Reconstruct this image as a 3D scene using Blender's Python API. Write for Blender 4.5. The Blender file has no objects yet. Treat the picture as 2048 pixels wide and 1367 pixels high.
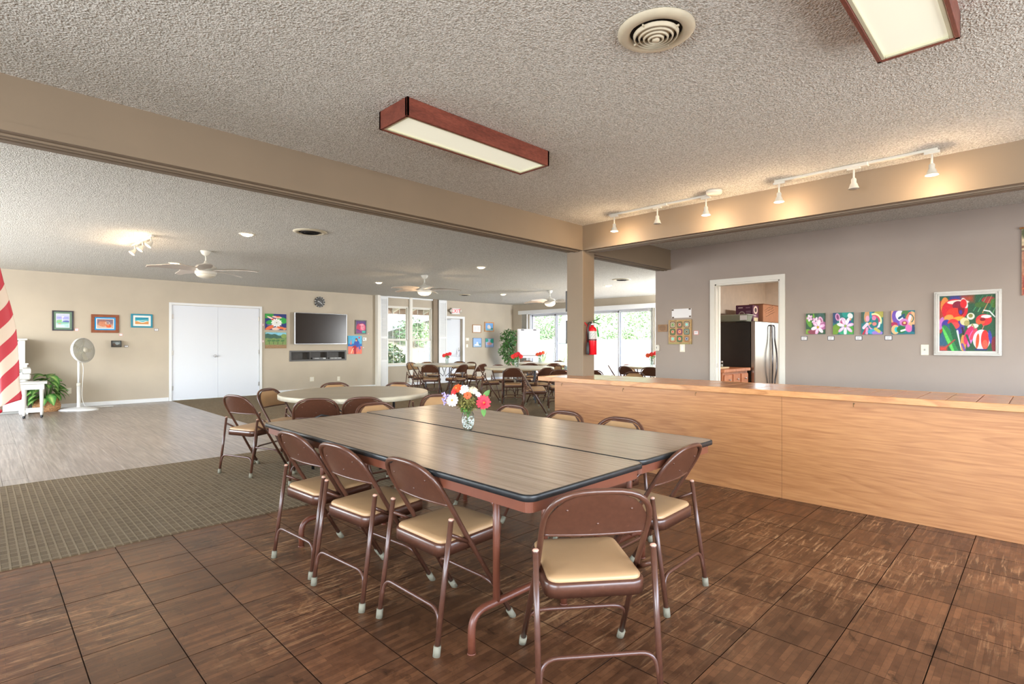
import bpy, math, random
import numpy as np
from math import sin, cos, pi, radians, sqrt
from mathutils import Vector, Matrix

random.seed(11)
SC = bpy.context.scene
COL = SC.collection

# ------------------------------------------------------------------ camera, sky, sun, big lights, exposure
cam_d = bpy.data.cameras.new('camera')
cam_d.sensor_width = 36.0
cam_d.lens = 36.0 * 1067.0 / 2048.0
cam_d.shift_y = 2.5 / 2048.0
cam_d.clip_start = 0.05
cam_d.clip_end = 200
cam = bpy.data.objects.new('camera', cam_d)
cam.location = (0, 0, 1.27)
cam.rotation_euler = (radians(90), 0, radians(-45))
COL.objects.link(cam)
SC.camera = cam

SC.view_settings.view_transform = 'Standard'
SC.view_settings.look = 'None'
SC.view_settings.gamma = 1.0
SC.view_settings.use_curve_mapping = False
SC.cycles.caustics_reflective = False
SC.cycles.caustics_refractive = False
SC.cycles.sample_clamp_indirect = 6.0
SC.view_settings.exposure = 0.78

world = bpy.data.worlds.new('sky')
SC.world = world
world.use_nodes = True
wn = world.node_tree
wn.nodes.clear()
wo = wn.nodes.new('ShaderNodeOutputWorld')
wb = wn.nodes.new('ShaderNodeBackground')
ws = wn.nodes.new('ShaderNodeTexSky')
ws.sky_type = 'NISHITA'
ws.sun_disc = False
ws.sun_elevation = radians(58)
ws.sun_rotation = radians(200)
ws.air_density = 1.0
ws.dust_density = 2.5
wb.inputs['Strength'].default_value = 1.45
wn.links.new(ws.outputs[0], wb.inputs['Color'])
wn.links.new(wb.outputs[0], wo.inputs['Surface'])


def lamp(name, kind, loc, target=None, energy=100, color=(1, 1, 1), **kw):
    d = bpy.data.lights.new(name, kind)
    d.energy = energy
    d.color = color
    for k, v in kw.items():
        setattr(d, k, v)
    o = bpy.data.objects.new(name, d)
    o.location = loc
    if target is not None:
        v = Vector(target) - Vector(loc)
        o.rotation_euler = v.to_track_quat('-Z', 'Y').to_euler()
    COL.objects.link(o)
    return o


lamp('sun', 'SUN', (0, 0, 20), (8.5, 6.0, 0), energy=2.6, color=(1, .96, .9), angle=radians(.6))
DAY = (.95, .98, 1.0)
# unseen area lamps behind and beside the camera, tilted up to brighten the ceiling
lamp('south_fill_light', 'AREA', (2.2, -2.44, 1.55), (2.2, 1.4, 3.4), energy=112, color=DAY,  # fill lamp added behind the camera for even room light
     shape='RECTANGLE', size=7.6, size_y=1.5)
lamp('west_window_light', 'AREA', (-3.14, .6, 1.45), (1.2, .6, 3.4), energy=135, color=DAY,
     shape='RECTANGLE', size=4.6, size_y=1.7)
lamp('west_hall_window_light', 'AREA', (-3.14, 9.0, 1.45), (.8, 9.3, 3.3), energy=300, color=DAY,
     shape='RECTANGLE', size=6.6, size_y=1.9)
lamp('dining_fill_light', 'AREA', (12.82, 4.2, 1.4), (11.6, 8.0, 1.9), energy=340, color=DAY,  # added fill lamp in the unseen side wall, brightens the dining area
     shape='RECTANGLE', size=1.36, size_y=1.76)
lamp('kitchen_fill_light', 'AREA', (9.0, 1.4, 2.62), (9.0, 1.4, 0), energy=70, color=(1, .96, .9),  # added fill lamp to brighten the kitchen, no fitting modelled
     shape='RECTANGLE', size=1.2, size_y=.3)
WARM = (1.0, .72, .45)


# ------------------------------------------------------------------ materials
def lin(c):
    out = []
    for x in c[:3]:
        x = x / 255.0
        out.append(x / 12.92 if x <= .04045 else ((x + .055) / 1.055) ** 2.4)
    return tuple(out) + (1.0,)


_mats = {}


def nodes_of(name):
    m = bpy.data.materials.new(name)
    m.use_nodes = True
    nt = m.node_tree
    nt.nodes.clear()
    out = nt.nodes.new('ShaderNodeOutputMaterial')
    bs = nt.nodes.new('ShaderNodeBsdfPrincipled')
    nt.links.new(bs.outputs[0], out.inputs['Surface'])
    return m, nt, bs, out


def N(nt, t, **kw):
    n = nt.nodes.new(t)
    for k, v in kw.items():
        if k in n.inputs:
            n.inputs[k].default_value = v
        else:
            setattr(n, k, v)
    return n


def coords(nt, scale=(1, 1, 1), rot=(0, 0, 0)):
    tc = nt.nodes.new('ShaderNodeTexCoord')
    mp = nt.nodes.new('ShaderNodeMapping')
    mp.inputs['Scale'].default_value = scale
    mp.inputs['Rotation'].default_value = rot
    nt.links.new(tc.outputs['Object'], mp.inputs['Vector'])
    return mp.outputs[0]


def ramp(nt, fac, stops):
    r = nt.nodes.new('ShaderNodeValToRGB')
    el = r.color_ramp.elements
    while len(el) < len(stops):
        el.new(.5)
    for e, (p, c) in zip(el, stops):
        e.position = p
        e.color = lin(c)
    nt.links.new(fac, r.inputs['Fac'])
    return r.outputs['Color']


def bump(nt, bs, h, strength, dist):
    b = nt.nodes.new('ShaderNodeBump')
    b.inputs['Strength'].default_value = strength
    b.inputs['Distance'].default_value = dist
    nt.links.new(h, b.inputs['Height'])
    nt.links.new(b.outputs[0], bs.inputs['Normal'])


def M(name, rgb, rough=.5, metal=0.0, spec=.5, var=.06, scale=9.0, bstr=0.0, bscale=120.0, bdist=.002, coat=0.0):
    """plain paint, plastic, metal, cloth: a colour with a little noise in it, and fine relief"""
    if name in _mats:
        return _mats[name]
    m, nt, bs, out = nodes_of(name)
    v = coords(nt)
    if var > 0:
        n = N(nt, 'ShaderNodeTexNoise', Scale=scale, Detail=3.0)
        nt.links.new(v, n.inputs['Vector'])
        a = tuple(max(0, x * (1 - var)) for x in rgb)
        b = tuple(min(255, x * (1 + var)) for x in rgb)
        nt.links.new(ramp(nt, n.outputs['Fac'], [(.3, a), (.7, b)]), bs.inputs['Base Color'])
    else:
        bs.inputs['Base Color'].default_value = lin(rgb)
    bs.inputs['Roughness'].default_value = rough
    bs.inputs['Metallic'].default_value = metal
    bs.inputs['Specular IOR Level'].default_value = spec
    if coat:
        bs.inputs['Coat Weight'].default_value = coat
        bs.inputs['Coat Roughness'].default_value = .12
    if bstr > 0:
        n2 = N(nt, 'ShaderNodeTexNoise', Scale=bscale, Detail=2.0)
        nt.links.new(v, n2.inputs['Vector'])
        bump(nt, bs, n2.outputs['Fac'], bstr, bdist)
    _mats[name] = m
    return m


def M_emit(name, rgb, strength):
    m, nt, bs, out = nodes_of(name)
    bs.inputs['Base Color'].default_value = lin(rgb)
    bs.inputs['Emission Color'].default_value = lin(rgb)
    bs.inputs['Emission Strength'].default_value = strength
    return m


def M_glass(name, tint=(255, 255, 255), refl=.07, rough=0.0):
    m = bpy.data.materials.new(name)
    m.use_nodes = True
    nt = m.node_tree
    nt.nodes.clear()
    out = nt.nodes.new('ShaderNodeOutputMaterial')
    tr = N(nt, 'ShaderNodeBsdfTransparent', Color=lin(tint))
    gl = N(nt, 'ShaderNodeBsdfGlossy', Roughness=rough)
    lw = N(nt, 'ShaderNodeLayerWeight', Blend=.25)
    mul = N(nt, 'ShaderNodeMath', operation='MULTIPLY')
    mul.inputs[1].default_value = refl * 6
    nt.links.new(lw.outputs['Fresnel'], mul.inputs[0])
    mx = nt.nodes.new('ShaderNodeMixShader')
    nt.links.new(mul.outputs[0], mx.inputs['Fac'])
    nt.links.new(tr.outputs[0], mx.inputs[1])
    nt.links.new(gl.outputs[0], mx.inputs[2])
    nt.links.new(mx.outputs[0], out.inputs['Surface'])
    return m


def M_wood(name, light, mid, dark, scale=(1, 1, 1), rough=.4, dist=2.5, wscale=3.0, coat=0.0, streak=.5, bands=True, rot=(0, 0, 0)):
    """flat-sawn wood: stretched noise contours give cathedral grain, finer noise the pores"""
    if name in _mats:
        return _mats[name]
    m, nt, bs, out = nodes_of(name)
    v = coords(nt, scale, rot)
    n1 = N(nt, 'ShaderNodeTexNoise', Scale=wscale, Detail=2.0, Roughness=.45, Distortion=.3)
    nt.links.new(v, n1.inputs['Vector'])
    mul = N(nt, 'ShaderNodeMath', operation='MULTIPLY')
    mul.inputs[1].default_value = dist * 6
    nt.links.new(n1.outputs['Fac'], mul.inputs[0])
    fr = N(nt, 'ShaderNodeMath', operation='FRACT')
    nt.links.new(mul.outputs[0], fr.inputs[0])
    v2 = coords(nt, tuple(s * 14 for s in scale), rot)
    n2 = N(nt, 'ShaderNodeTexNoise', Scale=wscale, Detail=3.0)
    nt.links.new(v2, n2.inputs['Vector'])
    if bands:
        c1 = ramp(nt, fr.outputs[0], [(0, light), (.62, mid), (.9, dark), (1.0, light)])
    else:
        c1 = ramp(nt, n1.outputs['Fac'], [(.3, dark), (.5, mid), (.7, light)])
    c2 = ramp(nt, n2.outputs['Fac'], [(.35, dark), (.65, light)])
    mx = N(nt, 'ShaderNodeMixRGB', Fac=streak)
    nt.links.new(c1, mx.inputs[1])
    nt.links.new(c2, mx.inputs[2])
    nt.links.new(mx.outputs[0], bs.inputs['Base Color'])
    bs.inputs['Roughness'].default_value = rough
    if coat:
        bs.inputs['Coat Weight'].default_value = coat
        bs.inputs['Coat Roughness'].default_value = .15
    bump(nt, bs, n2.outputs['Fac'], .06, .001)
    _mats[name] = m
    return m


def M_attr(name, rough=.6, bstr=.15):
    """paint laid down as a colour attribute of the surface (pictures, flag, prints)"""
    if name in _mats:
        return _mats[name]
    m, nt, bs, out = nodes_of(name)
    a = N(nt, 'ShaderNodeAttribute', attribute_name='Col')
    nt.links.new(a.outputs['Color'], bs.inputs['Base Color'])
    bs.inputs['Roughness'].default_value = rough
    v = coords(nt)
    n2 = N(nt, 'ShaderNodeTexNoise', Scale=140.0, Detail=2.0)
    nt.links.new(v, n2.inputs['Vector'])
    bump(nt, bs, n2.outputs['Fac'], bstr, .002)
    _mats[name] = m
    return m


# ------------------------------------------------------------------ mesh building
class MB:
    def __init__(s):
        s.v, s.f, s.sm, s.mi = [], [], [], []
        s.cur = 0

    def add(s, vs, fs, smooth=False):
        b = len(s.v)
        s.v += [tuple(p) for p in vs]
        for f in fs:
            s.f.append(tuple(i + b for i in f))
            s.sm.append(smooth)
            s.mi.append(s.cur)
        return s

    def box(s, x0, x1, y0, y1, z0, z1):
        vs = [(x, y, z) for x in (x0, x1) for y in (y0, y1) for z in (z0, z1)]
        return s.add(vs, [(0, 1, 3, 2), (4, 6, 7, 5), (0, 4, 5, 1), (2, 3, 7, 6), (0, 2, 6, 4), (1, 5, 7, 3)])

    def cbox(s, x0, x1, y0, y1, z0, z1, c=.004):
        c = min(c, (x1 - x0) * .45, (y1 - y0) * .45, (z1 - z0) * .45)
        lo, hi = (x0, y0, z0), (x1, y1, z1)
        vs, idx = [], {}
        for sx in (0, 1):
            for sy in (0, 1):
                for sz in (0, 1):
                    sg = (sx, sy, sz)
                    for ax in range(3):
                        p = []
                        for k in range(3):
                            q = hi[k] if sg[k] else lo[k]
                            if k != ax:
                                q += -c if sg[k] else c
                            p.append(q)
                        idx[(sg, ax)] = len(vs)
                        vs.append(tuple(p))
        fs = []
        for ax in range(3):
            o = [k for k in range(3) if k != ax]
            for sd in (0, 1):
                loop = []
                for a, b in ((0, 0), (1, 0), (1, 1), (0, 1)):
                    sg = [0, 0, 0]
                    sg[ax] = sd
                    sg[o[0]] = a
                    sg[o[1]] = b
                    loop.append(idx[(tuple(sg), ax)])
                fs.append(loop)
        for ax in range(3):
            o = [k for k in range(3) if k != ax]
            for a in (0, 1):
                for b in (0, 1):
                    s0 = [0, 0, 0]
                    s0[o[0]] = a
                    s0[o[1]] = b
                    s1 = list(s0)
                    s1[ax] = 1
                    s0, s1 = tuple(s0), tuple(s1)
                    fs.append([idx[(s0, o[0])], idx[(s1, o[0])], idx[(s1, o[1])], idx[(s0, o[1])]])
        for sx in (0, 1):
            for sy in (0, 1):
                for sz in (0, 1):
                    fs.append([idx[((sx, sy, sz), k)] for k in range(3)])
        cx = Vector([(a + b) / 2 for a, b in zip(lo, hi)])
        ff = []
        for f in fs:
            p = [Vector(vs[i]) for i in f]
            n = (p[1] - p[0]).cross(p[2] - p[0])
            if n.dot(sum(p, Vector()) / len(p) - cx) < 0:
                f = f[::-1]
            ff.append(tuple(f))
        return s.add(vs, ff)

    def tube(s, pts, r, n=8, closed=False, caps=True):
        P = [Vector(p) for p in pts]
        k = len(P)
        rr = r if isinstance(r, (list, tuple)) else [r] * k
        T = []
        for i in range(k):
            if closed:
                t = P[(i + 1) % k] - P[i - 1]
            else:
                t = P[min(i + 1, k - 1)] - P[max(i - 1, 0)]
            T.append(t.normalized())
        u = T[0].orthogonal().normalized()
        vs, fs = [], []
        for i in range(k):
            if i:
                q = T[i - 1].rotation_difference(T[i])
                u = q @ u
            u = (u - T[i] * u.dot(T[i])).normalized()
            w = T[i].cross(u)
            for j in range(n):
                a = 2 * pi * j / n
                vs.append(P[i] + (u * cos(a) + w * sin(a)) * rr[i])
        m = k if closed else k - 1
        for i in range(m):
            i2 = (i + 1) % k
            for j in range(n):
                j2 = (j + 1) % n
                fs.append((i * n + j, i * n + j2, i2 * n + j2, i2 * n + j))
        s.add(vs, fs, True)
        if caps and not closed:
            b = len(s.v) - len(vs)
            s.f.append(tuple(b + j for j in reversed(range(n))))
            s.sm.append(False)
            s.mi.append(s.cur)
            s.f.append(tuple(b + (k - 1) * n + j for j in range(n)))
            s.sm.append(False)
            s.mi.append(s.cur)
        return s

    def lathe(s, prof, n=20, mat=None, smooth=True, caps=True):
        vs, fs = [], []
        k = len(prof)
        for r, z in prof:
            for j in range(n):
                a = 2 * pi * j / n
                vs.append(Vector((r * cos(a), r * sin(a), z)))
        for i in range(k - 1):
            for j in range(n):
                j2 = (j + 1) % n
                fs.append((i * n + j, i * n + j2, (i + 1) * n + j2, (i + 1) * n + j))
        if mat is not None:
            vs = [mat @ p for p in vs]
        s.add(vs, fs, smooth)
        if caps:
            b = len(s.v) - len(vs)
            for row, rev in ((0, True), (k - 1, False)):
                if prof[row][0] > 1e-5:
                    l = [b + row * n + j for j in range(n)]
                    s.f.append(tuple(reversed(l)) if rev else tuple(l))
                    s.sm.append(False)
                    s.mi.append(s.cur)
        return s

    def loft(s, rings, smooth=False, cap0=True, cap1=True):
        n = len(rings[0])
        vs = [p for r in rings for p in r]
        fs = []
        for i in range(len(rings) - 1):
            for j in range(n):
                j2 = (j + 1) % n
                fs.append((i * n + j, i * n + j2, (i + 1) * n + j2, (i + 1) * n + j))
        s.add(vs, fs, smooth)
        b = len(s.v) - len(vs)
        if cap0:
            s.f.append(tuple(b + j for j in reversed(range(n))))
            s.sm.append(False)
            s.mi.append(s.cur)
        if cap1:
            s.f.append(tuple(b + (len(rings) - 1) * n + j for j in range(n)))
            s.sm.append(smooth)
            s.mi.append(s.cur)
        return s

    def ball(s, c, r, n=8, sq=(1, 1, 1)):
        h = max(4, n // 2)
        prof = [(max(1e-6, sin(pi * i / h)), -cos(pi * i / h)) for i in range(h + 1)]
        m = Matrix.Translation(c) @ Matrix.Diagonal((r * sq[0], r * sq[1], r * sq[2], 1))
        return s.lathe(prof, n, m, True, False)

    def xf(s, m, start=0):
        for i in range(start, len(s.v)):
            s.v[i] = tuple(m @ Vector(s.v[i]))
        return s

    def mesh(s, name, mats):
        me = bpy.data.meshes.new(name)
        me.from_pydata(s.v, [], s.f)
        me.polygons.foreach_set('use_smooth', s.sm)
        if not isinstance(mats, (list, tuple)):
            mats = [mats]
        for m in mats:
            me.materials.append(m)
        if len(mats) > 1:
            me.polygons.foreach_set('material_index', s.mi)
        me.update()
        return me

    def build(s, name, mats, parent=None, loc=None, rotz=0):
        o = bpy.data.objects.new(name, s.mesh(name, mats))
        COL.objects.link(o)
        if parent is not None:
            o.parent = parent
        if loc is not None:
            o.location = loc
        if rotz:
            o.rotation_euler = (0, 0, rotz)
        return o


def thing(name, label, cat, loc=(0, 0, 0), rotz=0.0, group=None):
    o = bpy.data.objects.new(name, None)
    o.empty_display_size = .05
    COL.objects.link(o)
    o.location = loc
    o.rotation_euler = (0, 0, rotz)
    o['label'] = label
    o['category'] = cat
    if group:
        o['group'] = group
    return o


def tag(o, label, cat, group=None):
    o['label'] = label
    o['category'] = cat
    if group:
        o['group'] = group
    return o


def struct(o):
    o['kind'] = 'structure'
    return o


def stuff(o):
    o['kind'] = 'stuff'
    return o


def holder(name):
    o = bpy.data.objects.new(name, None)
    COL.objects.link(o)
    return struct(o)


def dup(root, loc, rotz, label, group=None):
    r = root.copy()
    COL.objects.link(r)
    r.location = loc
    r.rotation_euler = (0, 0, rotz)
    r['label'] = label
    if group:
        r['group'] = group
    for ch in list(root.children):
        c = ch.copy()
        COL.objects.link(c)
        c.parent = r
        for g in list(ch.children):
            d = g.copy()
            COL.objects.link(d)
            d.parent = c
    return r


def rrect(hx0, hx1, y0, y1, r, n=5):
    """rounded rectangle, counter-clockwise, x from hx0 to hx1"""
    out = []
    for cx, cy, a0 in ((hx1 - r, y0 + r, -pi / 2), (hx1 - r, y1 - r, 0), (hx0 + r, y1 - r, pi / 2), (hx0 + r, y0 + r, pi)):
        for i in range(n + 1):
            a = a0 + pi / 2 * i / n
            out.append((cx + r * cos(a), cy + r * sin(a)))
    return out


def fillet(pts, r, n=6):
    P = [Vector(p) for p in pts]
    out = [P[0]]
    for i in range(1, len(P) - 1):
        a, b, c = P[i - 1], P[i], P[i + 1]
        d1, d2 = (a - b), (c - b)
        l = min(r, d1.length * .49, d2.length * .49)
        p0, p1 = b + d1.normalized() * l, b + d2.normalized() * l
        for k in range(n + 1):
            t = k / n
            out.append(p0 * (1 - t) ** 2 + b * 2 * t * (1 - t) + p1 * t ** 2)
    out.append(P[-1])
    return out


def wall(name, mat, axis, t0, t1, u0, u1, z0, z1, holes=()):
    """one wall slab with rectangular openings; axis 'x': it runs along X, 'y': along Y"""
    us = sorted({u0, u1} | {h[i] for h in holes for i in (0, 1)})
    zs = sorted({z0, z1} | {h[i] for h in holes for i in (2, 3)})
    mb = MB()
    vid = {}

    def solid(i, j):
        if i < 0 or j < 0 or i >= len(us) - 1 or j >= len(zs) - 1:
            return False
        cu, cz = (us[i] + us[i + 1]) / 2, (zs[j] + zs[j + 1]) / 2
        return not any(h[0] < cu < h[1] and h[2] < cz < h[3] for h in holes)

    def vv(i, t, j):
        k = (i, t, j)
        if k not in vid:
            vid[k] = len(mb.v)
            tt = t1 if t else t0
            mb.v.append((us[i], tt, zs[j]) if axis == 'x' else (tt, us[i], zs[j]))
        return vid[k]

    for i in range(len(us) - 1):
        for j in range(len(zs) - 1):
            if not solid(i, j):
                continue
            q = [(i, j), (i + 1, j), (i + 1, j + 1), (i, j + 1)]
            mb.f.append(tuple(vv(a, 0, b) for a, b in q))
            mb.f.append(tuple(vv(a, 1, b) for a, b in reversed(q)))
            for di, dj, e in ((-1, 0, ((i, j + 1), (i, j))), (1, 0, ((i + 1, j), (i + 1, j + 1))),
                              (0, -1, ((i, j), (i + 1, j))), (0, 1, ((i + 1, j + 1), (i, j + 1)))):
                if not solid(i + di, j + dj):
                    (a, b), (c, d) = e
                    mb.f.append((vv(c, 0, d), vv(a, 0, b), vv(a, 1, b), vv(c, 1, d)))
    if axis == 'y':
        mb.f = [tuple(reversed(f)) for f in mb.f]
    mb.sm = [False] * len(mb.f)
    mb.mi = [0] * len(mb.f)
    return struct(mb.build(name, mat))


class Paint:
    """a little painter: colours a grid of points, x and y from 0 to 1"""

    def __init__(s, nx, ny, base, seed=1, noise=10):
        s.nx, s.ny = nx, ny
        s.x, s.y = np.meshgrid(np.linspace(0, 1, nx + 1), np.linspace(0, 1, ny + 1))
        s.c = np.zeros((ny + 1, nx + 1, 3)) + np.array(base, float)
        s.rng = np.random.default_rng(seed)
        s.e = .7 / max(nx, ny)
        s.noise = noise

    def put(s, d, col, soft=None):
        m = np.clip(.5 - d / (2 * (soft or s.e)), 0, 1)[..., None]
        s.c = s.c * (1 - m) + np.array(col, float) * m
        return s

    def ell(s, cx, cy, rx, ry, col, rot=0, soft=None):
        a = radians(rot)
        dx, dy = s.x - cx, s.y - cy
        p = (dx * cos(a) + dy * sin(a)) / rx
        q = (-dx * sin(a) + dy * cos(a)) / ry
        return s.put((np.sqrt(p * p + q * q) - 1) * min(rx, ry), col, soft)

    def ring(s, cx, cy, r0, r1, col, a0=-400, a1=400):
        dx, dy = s.x - cx, s.y - cy
        r = np.sqrt(dx * dx + dy * dy)
        d = np.maximum(r0 - r, r - r1)
        if a0 > -400:
            an = np.degrees(np.arctan2(dy, dx))
            an = np.where(an < a0, an + 360, an)
            d = np.where((an >= a0) & (an <= a1), d, 1)
        return s.put(d, col)

    def rect(s, x0, x1, y0, y1, col, soft=None):
        d = np.maximum(np.maximum(x0 - s.x, s.x - x1), np.maximum(y0 - s.y, s.y - y1))
        return s.put(d, col, soft)

    def line(s, x0, y0, x1, y1, w, col, w1=None):
        dx, dy = x1 - x0, y1 - y0
        l = dx * dx + dy * dy + 1e-9
        t = np.clip(((s.x - x0) * dx + (s.y - y0) * dy) / l, 0, 1)
        d = np.sqrt((s.x - x0 - t * dx) ** 2 + (s.y - y0 - t * dy) ** 2)
        ww = w if w1 is None else w + (w1 - w) * t
        return s.put(d - ww / 2, col)

    def below(s, f, col, soft=None):
        return s.put(s.y - f(s.x), col, soft)

    def petals(s, cx, cy, n, r, w, col, col2=None, a0=0, inner=.15):
        for k in range(n):
            a = radians(a0 + 360 * k / n)
            s.ell(cx + cos(a) * r * .58, cy + sin(a) * r * .58, r * .45, w, col2 if (col2 and k % 2) else col, degrees_(a))
            if col2:
                s.ell(cx + cos(a) * r * .5, cy + sin(a) * r * .5, r * .25, w * .35, col2, degrees_(a))
        return s

    def speck(s, n, r, cols):
        for _ in range(n):
            s.ell(s.rng.random(), s.rng.random(), r * (.5 + s.rng.random()), r * (.4 + .6 * s.rng.random()),
                  cols[int(s.rng.integers(len(cols)))], s.rng.random() * 180)
        return s


def degrees_(a):
    return math.degrees(a)


def grid_mesh(name, p, w, h, mat, y=0.0, x0=0.0, z0=0.0, edge=0.0):
    """a flat picture plane of w x h metres facing -Y, coloured by Paint p; edge > 0 wraps it round a stretcher of that depth"""
    nx, ny = p.nx, p.ny
    c = p.c + p.rng.normal(0, p.noise, p.c.shape[:2] + (1,))
    c = np.clip(c, 0, 255) / 255
    l = np.where(c <= .04045, c / 12.92, ((c + .055) / 1.055) ** 2.4)
    vs = [(x0 + w * i / nx, y, z0 + h * j / ny) for j in range(ny + 1) for i in range(nx + 1)]
    cols = [tuple(l[j, i]) + (1.0,) for j in range(ny + 1) for i in range(nx + 1)]
    fs = [(j * (nx + 1) + i, j * (nx + 1) + i + 1, (j + 1) * (nx + 1) + i + 1, (j + 1) * (nx + 1) + i) for j in range(ny) for i in range(nx)]
    if edge > 0:
        rim = [i for i in range(nx + 1)] + [j * (nx + 1) + nx for j in range(1, ny + 1)] + \
              [ny * (nx + 1) + i for i in range(nx - 1, -1, -1)] + [j * (nx + 1) for j in range(ny - 1, 0, -1)]
        b = len(vs)
        for i in rim:
            vs.append((vs[i][0], y + edge, vs[i][2]))
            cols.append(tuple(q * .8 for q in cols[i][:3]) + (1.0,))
        k = len(rim)
        for i in range(k):
            fs.append((rim[(i + 1) % k], rim[i], b + i, b + (i + 1) % k))
        fs.append(tuple(b + i for i in range(k)))
    me = bpy.data.meshes.new(name)
    me.from_pydata(vs, [], fs)
    at = me.color_attributes.new('Col', 'FLOAT_COLOR', 'POINT')
    at.data.foreach_set('color', np.array(cols, dtype=np.float32).ravel())
    me.materials.append(mat)
    me.update()
    o = bpy.data.objects.new(name, me)
    COL.objects.link(o)
    return o

# ------------------------------------------------------------------ special surface materials
def M_ceiling():
    m, nt, bs, out = nodes_of('popcorn_ceiling')
    v = coords(nt)
    n = N(nt, 'ShaderNodeTexNoise', Scale=78.0, Detail=3.0, Roughness=.6)
    vo = N(nt, 'ShaderNodeTexVoronoi', Scale=105.0)
    nt.links.new(v, n.inputs['Vector'])
    nt.links.new(v, vo.inputs['Vector'])
    sub = N(nt, 'ShaderNodeMath', operation='SUBTRACT')
    nt.links.new(n.outputs['Fac'], sub.inputs[0])
    mul = N(nt, 'ShaderNodeMath', operation='MULTIPLY')
    mul.inputs[1].default_value = .45
    nt.links.new(vo.outputs['Distance'], mul.inputs[0])
    nt.links.new(mul.outputs[0], sub.inputs[1])
    nt.links.new(ramp(nt, sub.outputs[0], [(.1, (196, 192, 182)), (.42, (243, 241, 234))]), bs.inputs['Base Color'])
    bs.inputs['Roughness'].default_value = .95
    bs.inputs['Specular IOR Level'].default_value = .1
    bump(nt, bs, sub.outputs[0], 1.0, .02)
    return m


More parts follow.
